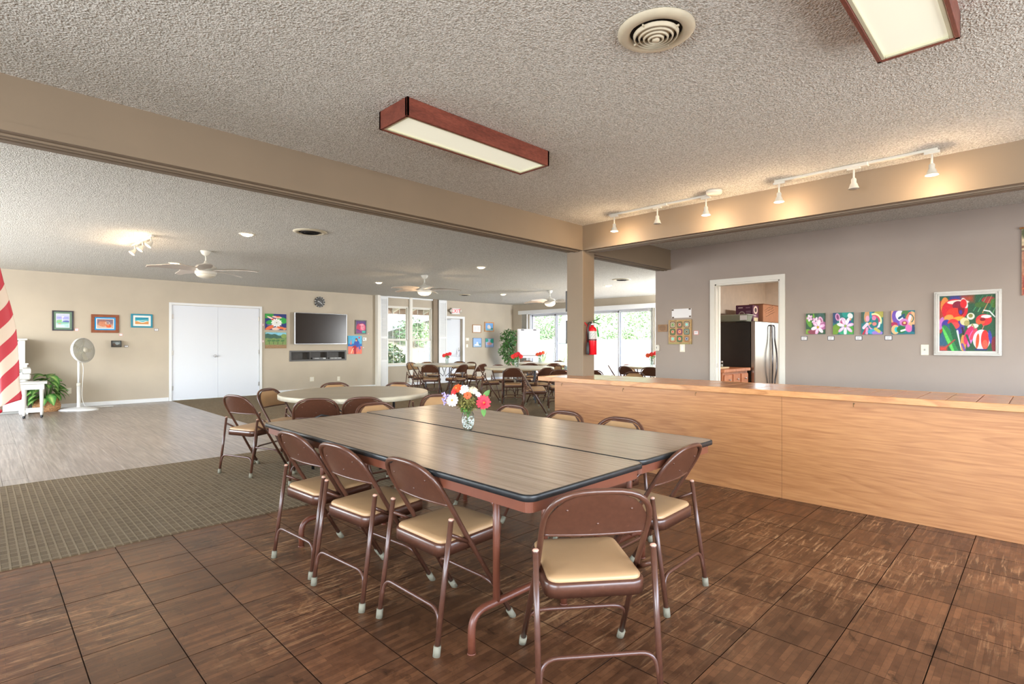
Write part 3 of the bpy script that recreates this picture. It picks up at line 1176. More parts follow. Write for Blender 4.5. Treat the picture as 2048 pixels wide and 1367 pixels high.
t = thing('leaning_tree', 'white leaning tree trunk outside the left sliding door', 'tree', (19.0, 15.6, 0.9))
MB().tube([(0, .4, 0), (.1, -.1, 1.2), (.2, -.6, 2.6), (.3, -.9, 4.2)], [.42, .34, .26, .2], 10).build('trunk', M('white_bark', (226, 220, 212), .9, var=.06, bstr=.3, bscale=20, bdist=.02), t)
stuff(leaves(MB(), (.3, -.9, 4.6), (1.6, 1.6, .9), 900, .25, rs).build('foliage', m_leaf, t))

# red timber shed up the slope
t = thing('timber_shed', 'red boarded shed on the slope, seen in the upper left of the sliding door', 'shed', (22.6, 20.0, 1.7))
m_red = M('red_stain', (176, 92, 80), .8, var=.08)
for k in range(9):
    MB().cbox(-.04, .0, -1.6, 1.6, k * .21, k * .21 + .19, .006).build('board', m_red, t)
MB().box(.02, 1.6, -1.6, 1.6, 0, 1.9).build('body', m_red, t)
MB().loft([[Vector((-.3, -1.9, 1.92)), Vector((1.9, -1.9, 1.92)), Vector((1.9, 1.9, 1.92)), Vector((-.3, 1.9, 1.92))],
           [Vector((-.3, -1.9, 2.02)), Vector((1.9, -1.9, 2.5)), Vector((1.9, 1.9, 2.5)), Vector((-.3, 1.9, 2.02))]]).build('roof', M('shed_roof', (206, 196, 186), .8), t)

# metal gate in the gap of the garden wall
t = thing('metal_gate', 'dark metal railing gate in the gap of the white garden wall', 'gate', (17.7, 14.62, -.03))
m_rail = M('grey_rail_paint', (96, 104, 104), .5)
MB().tube([(0, -.5, .1), (0, .5, .1)], .016, 6).tube([(0, -.5, 1.3), (0, .5, 1.3)], .018, 6).tube([(0, -.5, 0), (0, -.5, 1.45)], .022, 6).tube([(0, .5, 0), (0, .5, 1.45)], .022, 6).build('gate_frame', m_rail, t)
for k in range(9):
    MB().tube([(0, -.4 + .1 * k, .1), (0, -.4 + .1 * k, 1.3)], .009, 6).build('picket', m_rail, t)

# eaves over the grid windows
ev = holder('roof_eaves')
MB().loft([[Vector((6.5, 13.78, 2.72)), Vector((12.5, 13.78, 2.72)), Vector((12.5, 15.0, 2.36)), Vector((6.5, 15.0, 2.36))],
           [Vector((6.5, 13.78, 2.76)), Vector((12.5, 13.78, 2.76)), Vector((12.5, 15.0, 2.40)), Vector((6.5, 15.0, 2.40))]]).build('soffit', M('eave_board', (214, 190, 172), .7), ev)
for k in range(9):
    x = 7.0 + .61 * k
    MB().loft([[Vector((x, 13.78, 2.58)), Vector((x + .045, 13.78, 2.58)), Vector((x + .045, 14.95, 2.24)), Vector((x, 14.95, 2.24))],
               [Vector((x, 13.78, 2.72)), Vector((x + .045, 13.78, 2.72)), Vector((x + .045, 14.95, 2.37)), Vector((x, 14.95, 2.37))]]).build('rafter', m_white2, ev)
MB().cbox(6.5, 12.5, 14.95, 15.0, 2.22, 2.42, .005).build('fascia', M('eave_board', (214, 190, 172), .7), ev)


# potted plants on the patio
def spiky(label, loc, h, n):
    t = thing('patio_plant', label, 'plant', loc)
    MB().lathe([(.10, 0), (.15, .22), (.16, .25), (.13, .25)], 14).build('pot', M('clay_pot', (170, 110, 80), .8), t)
    for k in range(n):
        a = 2 * pi * k / n + rs.uniform(-.2, .2)
        s = rs.uniform(.75, 1.1) * h
        pts = [(0, 0, .22), (cos(a) * .18 * s, sin(a) * .18 * s, .22 + .6 * s), (cos(a) * .5 * s, sin(a) * .5 * s, .22 + .75 * s)]
        q = fillet(pts, .3 * s, 4)
        mb = MB()
        for i, p in enumerate(q):
            w = .035 * (1 - i / len(q)) + .004
            mb.v += [(p.x - sin(a) * w, p.y + cos(a) * w, p.z), (p.x + sin(a) * w, p.y - cos(a) * w, p.z)]
        mb.f = [(2 * i, 2 * i + 1, 2 * i + 3, 2 * i + 2) for i in range(len(q) - 1)]
        mb.sm, mb.mi = [True] * len(mb.f), [0] * len(mb.f)
        mb.build('leaf', m_leaf2, t)


spiky('spiky green potted plant on the patio just right of the flip chart', (15.2, 13.6, -.03), 1.15, 16)
spiky('low spiky potted plant on the patio beside the column, by the left sliding door', (15.6, 12.9, -.03), .75, 12)
spiky('feathery potted plant on the patio behind the right sliding door', (15.4, 8.85, -.03), .9, 16)

# ------------------------------------------------------------------ folding chairs
def M_enamel():
    m, nt, bs, out = nodes_of('brown_enamel')
    v = coords(nt)
    n = N(nt, 'ShaderNodeTexNoise', Scale=55.0, Detail=3.0)
    nt.links.new(v, n.inputs['Vector'])
    nt.links.new(ramp(nt, n.outputs['Fac'], [(.3, (76, 46, 34)), (.72, (86, 53, 39)), (.80, (126, 92, 76))]), bs.inputs['Base Color'])
    bs.inputs['Roughness'].default_value = .3
    bs.inputs['Specular IOR Level'].default_value = .6
    n2 = N(nt, 'ShaderNodeTexNoise', Scale=18.0, Detail=1.0)
    nt.links.new(v, n2.inputs['Vector'])
    bump(nt, bs, n2.outputs['Fac'], .05, .004)
    return m


m_brown = M_enamel()
m_vinyl = M('tan_vinyl', (174, 138, 99), .42, var=.03, scale=6, bstr=.12, bscale=220, bdist=.0008)
m_foot = M('grey_rubber', (122, 117, 98), .7, var=.05)
m_pink = M('pink_rubber', (196, 148, 126), .7, var=.05)
TR = .0112


def yf(z):
    return .194 - .6094 * z


def yr(z):
    return -.254 + .1431 * z


def make_chair(name, label, group=None):
    t = thing(name, label, 'chair', (0, 0, 0), 0, group)
    # front legs and back bow: one bent tube
    pts = [(-.213, yf(.02), .02), (-.194, yf(.44), .44), (-.194, yf(.763), .763), (.194, yf(.763), .763), (.194, yf(.44), .44), (.213, yf(.02), .02)]
    path = [Vector(pts[0])] + [Vector(pts[1])] + fillet(pts[1:5], .165, 8)[1:-1] + [Vector(pts[4]), Vector(pts[5])]
    MB().tube(path, TR, 10).build('back_frame', m_brown, t)
    # rear legs with their ends standing above the seat
    for s in (-1, 1):
        mb = MB().tube([(s * .217, yr(.02), .02), (s * .217, yr(.531), .531)], TR, 10)
        mb.ball((s * .217, yr(.531), .531), TR * 1.1, 8, (1, 1, .6))
        leg = mb.build('leg', m_brown, t)
        MB().ball((s * .217, yr(.536), .536), TR * 1.12, 8, (1, 1, .55)).build('leg_cap', m_pink, leg)
        MB().tube([(s * .217, yr(.005), .0), (s * .217, yr(.04), .042)], .0155, 10).build('foot_cap', m_foot, t)
        MB().tube([(s * .2135, yf(.0), .0), (s * .2125, yf(.045), .042)], .0155, 10).build('foot_cap', m_foot, t)
        MB().tube([(s * .213, yr(.475) + .005, .475), (s * .199, -.075, .415)], .0085, 8).build('hinge_link', m_brown, t)
    mb = MB()
    p = [(-.215, yr(.06), .06), (-.205, yr(.175), .178), (.205, yr(.175), .178), (.215, yr(.06), .06)]
    mb.tube(fillet(p, .085, 6), .0085, 8)
    mb.build('stretcher', m_brown, t)
    p = [(-.21, yf(.07), .07), (-.203, yf(.2), .20), (.203, yf(.2), .20), (.21, yf(.07), .07)]
    MB().tube(fillet(p, .085, 6), .0085, 8).build('stretcher', m_brown, t)

    # pressed steel back panel, bowed, with a rolled lower edge and three rivets
    def width(z, m=0.0):
        R = .165
        zc = .763 - R
        if z <= zc:
            return .190 - m
        return .194 - R + sqrt(max(1e-6, (R - .004) ** 2 - (z - zc) ** 2)) - m

    def panel_pt(u, v, off, m=0.0, z0=.585, z1=.756):
        z = z0 + (z1 - z0) * v
        x = u * width(z, m)
        return Vector((x, yf(z) - .018 * (1 - u * u) * (1 - .5 * v) + off, z))
    nu, nv = 14, 6
    mb = MB()
    for off in (-.0025, .0015):
        mb.add([panel_pt(-1 + 2 * i / nu, j / nv, off) for j in range(nv + 1) for i in range(nu + 1)],
               [((j * (nu + 1) + i, j * (nu + 1) + i + 1, (j + 1) * (nu + 1) + i + 1, (j + 1) * (nu + 1) + i) if off < 0 else
                 (j * (nu + 1) + i, (j + 1) * (nu + 1) + i, (j + 1) * (nu + 1) + i + 1, j * (nu + 1) + i + 1)) for j in range(nv) for i in range(nu)], True)
    mb.tube([panel_pt(-1 + 2 * i / nu, 0, 0) for i in range(nu + 1)], .0065, 8)
    for u, v in ((-.72, .62), (.72, .62), (0, .28)):
        mb.ball(panel_pt(u, v, -.004), .0048, 6, (1, .6, 1))
    mb.build('backrest', m_brown, t)
    # vinyl back pad on the front
    mb = MB()
    nu, nv = 12, 6
    mb.add([panel_pt(-1 + 2 * i / nu, j / nv, .003 + .02 * (1 - abs(-1 + 2 * i / nu) ** 5) * (1 - abs(-1 + 2 * j / nv) ** 5), .016, .592, .742)
            for j in range(nv + 1) for i in range(nu + 1)],
           [(j * (nu + 1) + i, (j + 1) * (nu + 1) + i, (j + 1) * (nu + 1) + i + 1, j * (nu + 1) + i + 1) for j in range(nv) for i in range(nu)], True)
    mb.build('back_pad', m_vinyl, t)

    # seat pan and cushion
    def ring(z, inset, r):
        return [Vector((x, y, z + .012 * (y + .2) / .38)) for x, y in rrect(-.184 + inset, .184 - inset, -.206 + inset, .176 - inset, max(.006, r - inset), 4)]
    mb = MB().loft([ring(.376, .006, .05), ring(.372, 0, .05), ring(.416, 0, .05), ring(.423, .006, .05)], True)
    mb.build('seat_pan', m_brown, t)
    mb = MB().loft([ring(.422, .012, .05), ring(.431, .011, .05), ring(.438, .018, .05), ring(.442, .04, .06), ring(.445, .10, .1)], True, cap0=False)
    mb.build('seat_cushion', m_vinyl, t)
    return t


G_MAIN = 'folding chairs round the two brown tables'
G_ROUND = 'folding chairs round the near round table'
G_FAR = 'folding chairs in the dining area'
CH = [
    # x, y, rotation, label, group
    (1.678, 1.284, -38.3, 'nearest folding chair, its back to the room, at the near corner of the brown table', G_MAIN),
    (1.566, 1.966, -89.7, 'brown folding chair nearest the corner of three along the left side of the brown table', G_MAIN),
    (1.515, 2.523, -85.3, 'middle one of three brown folding chairs along the left side of the brown table', G_MAIN),
    (1.504, 3.032, -86.3, 'farthest of three brown folding chairs along the left side of the brown table', G_MAIN),
    (2.471, 1.505, 2.2, 'brown folding chair pushed in at the near end of the right brown table', G_MAIN),
    (2.795, 2.01, 90, 'tan backed folding chair nearest the viewer on the counter side of the brown tables', G_MAIN),
    (2.800, 2.50, 89, 'tan backed folding chair, middle of three between brown tables and counter', G_MAIN),
    (2.810, 3.04, 92, 'tan backed folding chair, farthest of three between brown tables and counter', G_MAIN),
    (2.37, 3.765, 180, 'tan backed folding chair pushed in at the far end of the brown tables', G_MAIN),
    (3.10, 3.98, 158, 'folding chair half hidden behind the bouquet at the far end of the brown tables', G_MAIN),
    (1.972, 5.574, -70.0, 'brown folding chair drawn out on the carpet edge, left of the round table', G_ROUND),
    (2.36, 5.78, 211, 'folding chair turned to show its tan back pad, far left of the near round table', G_ROUND),
    (2.262, 4.868, -27, 'left of two folding chairs with brown backs at the near side of the round table', G_ROUND),
    (2.655, 4.645, -36, 'right of two folding chairs with brown backs at the near side of the round table', G_ROUND),
    (3.09, 6.08, 162, 'tan backed folding chair behind the round table, below the television', G_ROUND),
    (3.55, 5.64, 125, 'tan backed folding chair behind the right end of the round table, by the shutter', G_ROUND),
]
first = None
for k, (x, y, r, lab, grp) in enumerate(CH):
    if first is None:
        first = make_chair('folding_chair', lab, grp)
        first.location = (x, y, 0)
        first.rotation_euler = (0, 0, radians(r))
    else:
        dup(first, (x, y, .006 if (y > 4.4) else 0), radians(r), lab, grp)
# far chairs: back position given, the seat lies in front of it
FAR = [
    # table by the grid windows
    (7.52, 11.03, -124, 'leftmost folding chair with brown back at the round table by the grid windows'),
    (7.92, 11.62, -168, 'folding chair just behind the leftmost brown one at the table by the grid windows'),
    (7.36, 10.06, -50, 'brown backed folding chair at the near left of the round table by the grid windows'),
    (8.50, 11.72, 172, 'tan topped folding chair behind the table by the grid windows, under the sill'),
    (8.02, 9.62, 12, 'brown backed folding chair at the near right of the round table by the grid windows'),
    (9.20, 10.72, 100, 'tan backed folding chair at the right end of the table by the grid windows'),
    (9.28, 11.30, 122, 'folding chair seen as a thin tan rim in front of the exit door'),
    (8.62, 9.62, 14, 'brown backed folding chair between the window table and the middle dining table'),
    # middle table
    (7.63, 8.62, -130, 'folding chair at the left of the middle dining table, its brown back turned left'),
    (7.56, 7.53, -45, 'dark folding chair seen square from behind at the middle dining table'),
    (8.14, 7.13, -11, 'brown backed folding chair above the counter corner, near side of the middle dining table'),
    (8.50, 8.95, 168, 'tan topped folding chair behind the middle dining table, left of its bouquet'),
    (9.20, 7.74, 74, 'tan backed folding chair at the right end of the middle dining table'),
    (9.13, 8.64, 124, 'tan topped folding chair behind the middle dining table, right of its bouquet'),
    # table before the flip chart
    (10.00, 10.05, -143, 'folding chair at the left of the far dining table, just below the ficus'),
    (9.68, 9.02, -52, 'brown backed folding chair at the far dining table, under the flip chart'),
    (10.05, 8.58, -30, 'brown backed folding chair behind a tan one, near the right of the far dining table'),
    (11.07, 10.45, 153, 'folding chair behind the far dining table, seen just below the flip chart'),
    (11.63, 9.75, 107, 'folding chair at the far right of the far dining table, before the sliding door'),
    (11.10, 8.75, 38, 'folding chair partly hidden by the column at the far dining table'),
    # table at the right, seen over the counter
    (9.86, 6.42, -98, 'grey brown folding chair left of the bouquet table that is seen over the counter'),
    (9.83, 5.79, -69, 'folding chair cut off by the taupe wall at the table seen over the counter'),
    (10.84, 6.98, 177, 'folding chair at the far side of the table seen over the counter'),
    (10.20, 7.06, -145, 'folding chair side on, before the mullion of the right sliding door'),
    # loose chairs behind the counter end
    (8.03, 5.04, 122, 'tan backed folding chair just behind the counter, before the right sliding door'),
    (8.02, 5.90, -45, 'folding chair of which only the top shows over the counter beside the column'),
    (7.72, 6.44, -45, 'folding chair whose brown top shows over the counter end, left of the column'),
    (6.83, 6.58, -135, 'nearer of two folding chairs side on, standing past the end of the counter'),
    (7.18, 6.93, -135, 'farther of two folding chairs side on, standing past the end of the counter'),
]
for x, y, r, lab in FAR:
    a = radians(r)
    f = Vector((-sin(a), cos(a)))
    dup(first, (x + .25 * f.x, y + .25 * f.y, .006), a, lab, G_FAR)

# ------------------------------------------------------------------ tables
m_top = M_wood('walnut_laminate', (182, 160, 138), (167, 145, 122), (148, 126, 105), (60, 1.5, 1), .27, wscale=1.0, bands=False, streak=.35)
m_bumper = M('black_table_edge', (24, 25, 27), .42, var=.25, scale=30)
m_apron = M('brown_table_steel', (104, 58, 41), .35, var=.05)


def long_table(label, loc):
    t = thing('folding_table', label, 'table', loc, 0, 'brown folding tables pushed together')
    hw, hl, H = .381, 1.219, .74

    def rg_(z, ins, r=.05):
        return [Vector((x, y, z)) for x, y in rrect(-hw + ins, hw - ins, -hl + ins, hl - ins, max(.01, r - ins), 6)]
    MB().loft([rg_(H - .02, .006), rg_(H - .003, .006), rg_(H, .009)]).build('tabletop', m_top, t)
    n = len(rg_(0, 0))
    mb = MB()
    rings = [rg_(H - .026, .008), rg_(H - .022, .0), rg_(H - .004, .0), rg_(H + .0002, .003), rg_(H + .0002, .0095)]
    mb.loft(rings, True, False, False)
    mb.build('table_edge', m_bumper, t)
    # steel apron set a little in
    mb = MB()
    mb.loft([rg_(H - .068, .022), rg_(H - .026, .022)], False, False, False)
    mb.loft([rg_(H - .026, .026), rg_(H - .068, .026)], False, False, False)
    mb.loft([rg_(H - .068, .022), rg_(H - .068, .040)], False, False, False)
    mb.build('apron', m_apron, t)
    MB().box(-hw + .03, hw - .03, -hl + .03, hl - .03, H - .024, H - .02).build('underside', M('particle_board', (120, 98, 74), .9, var=.2, scale=60), t)
    for s in (-1, 1):
        y = s * (hl - .405)
        mb = MB()
        p = [(-.295, y, .004), (-.295, y, .165), (.295, y, .165), (.295, y, .004)]
        mb.tube(fillet(p, .11, 8), .0165, 10)
        mb.tube([(-.295, y, 0), (-.295, y, .006)], .019, 10).tube([(.295, y, 0), (.295, y, .006)], .019, 10)
        for sx in (-1, 1):
            mb.tube([(sx * .155, y, .165), (sx * .155, y, H - .03)], .0165, 10)
        mb.tube([(-.33, y, H - .04), (.33, y, H - .04)], .013, 8)
        mb.build('leg', m_apron, t)
        for sx in (-1, 1):
            MB().tube([(sx * .15, y, .56), (sx * .03, y - s * .36, H - .05)], .010, 8).build('brace', m_apron, t)
    if loc[0] < 2:
        MB().tube([(-.02, hl, H - .004), (.03, hl + .006, H + .012), (.09, hl + .004, H - .004)], .007, 6).build('loose_edge_strip', m_bumper, t)
    return t


TZ = .74
long_table('left brown folding table of the joined pair, with the worn black edge', (1.722, 2.475, 0))
long_table('right brown folding table of the joined pair, on the counter side', (2.487, 2.503, 0))

m_rtop = M_wood('pale_table_laminate', (196, 184, 162), (182, 170, 148), (166, 154, 134), (30, 2, 1), .36, wscale=1.0, bands=False, streak=.3)
m_rim = M('pale_table_rim', (190, 182, 162), .5, var=.04)
m_leggrey = M('grey_table_leg', (96, 98, 106), .4, var=.05)
m_legblack = M('black_table_leg', (30, 30, 32), .4, var=.05)


def round_table(label, loc, legm, topm, R=.76):
    t = thing('round_table', label, 'table', loc, 0, 'round folding tables')
    H = .75
    MB().lathe([(R - .004, H - .008), (R - .004, H), (0, H)], 48, None, False).build('tabletop', topm, t)
    MB().lathe([(R - .02, H - .05), (R, H - .045), (R, H - .008), (R - .004, H - .001), (R - .006, H - .001)], 48, None, True, False).build('table_rim', m_rim, t)
    MB().lathe([(0, H - .05), (R - .02, H - .05)], 32, None, False, False).build('underside', M('particle_board', (120, 98, 74), .9, var=.2, scale=60), t)
    for s in (-1, 1):
        mb = MB()
        y = s * .34
        mb.tube(fillet([(-.30, y, 0), (-.30, y, .70), (.30, y, .70), (.30, y, 0)], .06, 5), .015, 8)
        mb.build('leg', legm, t)
        MB().tube([(0, y, .69), (0, y * .1, .45), (0, -y * .2, .69)], .009, 6).build('brace', legm, t)
    return t


m_gtop = M_wood('grey_table_laminate', (206, 206, 200), (196, 196, 190), (186, 186, 180), (20, 3, 1), .4, wscale=1.0, bands=False, streak=.3)
RT = [((2.83, 5.18, .006), 45, 'pale round folding table in the open carpet behind the brown tables', m_legblack, m_rtop),
      ((8.15, 10.52, .006), 20, 'round folding table before the grid windows and exit door', m_leggrey, m_gtop),
      ((8.31, 8.09, .006), 45, 'middle round folding table of the dining area, left of the counter end', m_leggrey, m_gtop),
      ((10.54, 9.40, .006), 30, 'farthest round folding table, in front of the flip chart and sliding door', m_leggrey, m_gtop),
      ((10.80, 6.17, .006), 60, 'round folding table seen over the counter beside the taupe wall', m_leggrey, m_gtop)]
for loc, r, lab, lm, tm in RT:
    t = round_table(lab, loc, lm, tm)
    t.rotation_euler = (0, 0, radians(r))

# ------------------------------------------------------------------ bar counter
m_oak = M_wood('oak_panel', (186, 132, 83), (178, 123, 75), (156, 101, 60), (1, .20, 3.0), .35, 2.6, 1.5, coat=.12, streak=.55)
m_oak2 = M_wood('oak_trim', (206, 150, 96), (194, 136, 84), (168, 110, 62), (3, .5, 3), .3, 1.0, 2.0, coat=.2, streak=.4)
m_ctile = M_wood('counter_tile', (206, 150, 110), (194, 138, 98), (178, 122, 84), (6, 2, 2), .28, 1.0, 2.0, coat=.25, streak=.5, bands=False)
t = thing('bar_counter', 'long oak bar counter with a tiled top along the right side of the room', 'counter', (4.66, 1.5, 0))
OX, OY = 4.66, 1.5
y1, y0 = 3.97, -1.2
seam = [y0, -.91, 1.53, y1]
for a, b in zip(seam[:-1], seam[1:]):
    MB().cbox(0, .02, a + .001 - OY, b - .001 - OY, 0, .842, .0015).build('panel', m_oak, t)
MB().box(.02, .60, y0 - OY, y1 - .02 - OY, .004, .84).cbox(.001, .62, y1 - .02 - OY, y1 - OY, .0, .842, .002).build('carcass', m_oak2, t)
MB().cbox(-.06, .69, y0 - OY, 4.18 - OY, .842, .876, .003).build('counter_deck', m_oak2, t)
mb = MB().cbox(-.066, -.044, y0 - OY, 4.186 - OY, .838, .886, .003)
mb.cbox(-.066, .69, 4.164 - OY, 4.186 - OY, .838, .886, .003).cbox(.668, .69, y0 - OY, 4.186 - OY, .838, .886, .003)
mb.build('edge_trim', m_oak2, t)
P = .158
tme = MB().cbox(-.076, .076, -.1725, .1725, 0, .012, .002).mesh('tile', m_ctile)
yy = .165 + P / 2 - 6 * P
while yy < 4.16:
    for x in (.1375, .4865):
        colx = OX + x
        if 3.75 < yy < 4.16 and x > .4:      # the column stands here
            pass
        o = bpy.data.objects.new('tile', tme)
        COL.objects.link(o)
        o.parent = t
        o.location = (x, yy - OY, .873 + random.uniform(-.0006, .0006))
        o.rotation_euler = (0, 0, radians(90))
    yy += P
mh = M('dark_brass', (120, 92, 60), .35, .8, var=.1)
for (hx, hz) in ((3.86, .80), (3.05, .79), (2.27, .80), (1.02, .80)):
    MB().tube(fillet([(0, hx - OY, hz + .015), (-.014, hx - OY, hz + .012), (-.018, hx - OY, hz - .006), (-.008, hx - OY, hz - .008)], .01, 4), .0022, 6).tube(
        [(0, hx - OY, hz + .016), (-.004, hx - OY, hz + .016)], .006, 8).build('cup_hook', mh, t)

# ------------------------------------------------------------------ ceiling fittings
m_fixw = M_wood('cherry_fixture', (142, 76, 60), (120, 60, 46), (92, 42, 32), (2, 9, 9), .4, 1.6, 1.4, streak=.45, bands=False)
m_lens = M_emit('lit_diffuser', (226, 225, 206), .34)
m_lens_rim = M('lens_rim', (206, 204, 176), .5, var=.02)
G_FL = 'wood framed ceiling lights'


def fluor(label, x0, x1, y0, y1):
    t = thing('ceiling_light', label, 'ceiling light', ((x0 + x1) / 2, (y0 + y1) / 2, CEIL), 0, G_FL)
    a, b = (x1 - x0) / 2, (y1 - y0) / 2
    h = .107
    mb = MB()
    mb.cbox(-a, a, -b, -b + .018, -h, -.001, .002).cbox(-a, a, b - .018, b, -h, -.001, .002)
    mb.cbox(-a, -a + .018, -b, b, -h, -.001, .002).cbox(a - .018, a, -b, b, -h, -.001, .002)
    mb.build('wood_frame', m_fixw, t)
    mb = MB()
    for q in ((-a + .018, a - .018, -b + .018, -b + .034), (-a + .018, a - .018, b - .034, b - .018), (-a + .018, -a + .034, -b + .034, b - .034), (a - .034, a - .018, -b + .034, b - .034)):
        mb.cbox(q[0], q[1], q[2], q[3], -h + .003, -h + .012, .002)
    mb.build('lens_rim', m_lens_rim, t)
    MB().box(-a + .02, a - .02, -b + .02, b - .02, -h + .014, -h + .018).build('diffuser', m_lens, t)
    return t


fluor('wood framed fluorescent ceiling light in the middle of the ceiling', 1.684, 2.890, 2.512, 2.802)
fluor('wood framed fluorescent ceiling light at the top right, cut off by the frame', 1.684, 2.890, .250, .540)

m_vent = M('almond_vent', (206, 196, 172), .5, var=.04)
m_dark = M('dark_duct', (30, 25, 22), .9, var=.2)
t = thing('round_vent', 'large round ceiling vent of concentric rings next to the light at the top right', 'vent', (2.107, 1.212, CEIL), 0, 'round ceiling vents')
MB().lathe([(.165, -.001), (.165, -.007), (.150, -.018), (.122, -.022), (.112, -.012), (.112, -.002)], 40, None, True, False).build('vent_flange', m_vent, t)
MB().lathe([(.112, -.0015), (0, -.0015)], 24, None, False, False).build('duct', m_dark, t)
for k, r in enumerate((.098, .078, .058, .038)):
    MB().lathe([(r, -.016 - k * .003), (r - .004, -.030 - k * .004), (r - .010, -.034 - k * .004), (r - .006, -.016 - k * .003)], 32, None, True, False).build('vent_ring', m_vent, t)
MB().lathe([(.02, -.024), (.016, -.046), (0, -.048)], 16, None, True).box(-.11, .11, -.0025, .0025, -.026, -.018).box(-.0025, .0025, -.11, .11, -.026, -.018).build('vent_hub', m_vent, t)


def small_vent(label, x, y, r):
    t = thing('round_vent', label, 'vent', (x, y, CEIL), 0, 'round ceiling vents')
    MB().lathe([(r, -.001), (r, -.006), (r * .86, -.016), (r * .74, -.018), (r * .7, -.004)], 28, None, True, False).build('vent_flange', m_vent, t)
    MB().lathe([(r * .7, -.0015), (0, -.0015)], 24, None, False, False).build('duct', m_dark, t)
    for k in (.55, .35):
        MB().lathe([(r * k, -.006), (r * k - .006, -.022), (r * k - .012, -.018)], 24, None, True, False).build('vent_ring', m_dark, t)


small_vent('round ceiling vent beyond the beam, between two recessed lights', 2.89, 6.41, .20)
small_vent('small round ceiling vent near the middle ceiling fan and the exit sign', 9.74, 11.64, .17)
small_vent('round ceiling vent seen right of the column, over the right sliding door', 9.80, 6.46, .20)

m_can = M('can_trim', (226, 220, 206), .4, var=.01)
m_bulb = M_emit('warm_lit_bulb', (255, 226, 178), 9.0)
for x, y, lab in ((2.39, 7.11, 'recessed ceiling light left of the round vent beyond the beam'), (2.385, 10.58, 'recessed ceiling light behind the left blades of the nearest fan'),
                  (6.40, 10.66, 'recessed ceiling light above the television, left of the middle fan'), (6.42, 7.21, 'recessed ceiling light between the beam and the middle fan'),
                  (10.41, 10.76, 'recessed ceiling light far back over the framed pictures'), (10.62, 7.38, 'recessed ceiling light seen just right of the column')):
    t = thing('recessed_light', lab, 'ceiling light', (x, y, CEIL), 0, 'recessed ceiling lights')
    MB().lathe([(.095, -.001), (.095, -.006), (.078, -.010), (.070, -.004)], 24, None, True, False).build('trim_ring', m_can, t)
    MB().lathe([(.070, -.004), (.055, -.020), (.03, -.028), (0, -.030)], 20, None, True, False).build('bulb', m_bulb, t)
    lamp('recessed_glow', 'SPOT', (x, y, CEIL - .06), (x, y, 0), energy=14, color=WARM, spot_size=radians(140), spot_blend=.6, shadow_soft_size=.05)

m_fan = M('fan_white', (214, 212, 204), .35, var=.01)
m_blade = M('fan_blade', (190, 180, 170), .45, var=.03)
m_bowl = M('frosted_bowl', (222, 216, 200), .35, var=.01)
m_bowl_lit = M_emit('lit_frosted_bowl', (255, 236, 204), 1.1)
for x, y, a0, lit, lab in ((2.391, 8.83, -38, False, 'nearest white five blade ceiling fan, its light off, over the laminate floor'),
                           (6.377, 8.88, -38, True, 'middle white ceiling fan with a glowing bowl, before the shutters'),
                           (10.55, 9.15, -36, True, 'farthest white ceiling fan with a glowing bowl, left of the column')):
    t = thing('ceiling_fan', lab, 'ceiling fan', (x, y, CEIL), 0, 'white ceiling fans')
    MB().lathe([(.072, -.001), (.070, -.02), (.052, -.055), (.02, -.075), (.013, -.08)], 20).build('canopy', m_fan, t)
    MB().tube([(0, 0, -.07), (0, 0, -.2)], .012, 8).build('downrod', m_fan, t)
    MB().lathe([(.014, -.15), (.03, -.185), (.055, -.20), (.12, -.222), (.145, -.25), (.145, -.285), (.11, -.30)], 24).build('motor_housing', m_fan, t)
    MB().lathe([(.115, -.298), (.142, -.305), (.146, -.345), (.136, -.352)], 24, None, True, False).build('light_collar', m_fan, t)
    MB().lathe([(.136, -.35), (.118, -.382), (.07, -.405), (0, -.412)], 20, None, True).build('glass_bowl', m_bowl_lit if lit else m_bowl, t)
    for k in range(5):
        mb = MB()
        vs = []
        m = 9
        for i in range(m + 1):
            u = i / m
            r = .11 + .63 * u
            w = .045 + .055 * sin(pi * min(1, u * 1.15 + .1)) ** .8 if u < .93 else .035
            z = -.285 + .02 * sin(pi * u) - .012 * u
            for sgn in (1, -1):
                for dz in (0, -.008):
                    vs.append((r, sgn * w + .02 * sin(pi * u), z + dz + sgn * w * .22))
        fs = []
        for i in range(m):
            a, b = 4 * i, 4 * i + 4
            fs += [(a, b, b + 2, a + 2), (a + 1, a + 3, b + 3, b + 1), (a, a + 1, b + 1, b), (a + 2, b + 2, b + 3, a + 3)]
        fs += [(0, 2, 3, 1), (4 * m, 4 * m + 1, 4 * m + 3, 4 * m + 2)]
        mb.add(vs, fs, False)
        mb.xf(Matrix.Rotation(radians(a0 + 72 * k), 4, 'Z'))
        mb.build('blade', m_blade, t)
    if lit:
        lamp('fan_glow', 'POINT', (x, y, CEIL - .47), energy=12, color=WARM, shadow_soft_size=.1)

m_trk = M('track_white', (220, 216, 204), .4, var=.01)
m_spot = M_emit('lit_spot_bulb', (255, 224, 180), 14.0)
m_spot_off = M('unlit_spot_bulb', (170, 166, 160), .25, .4, var=.02)


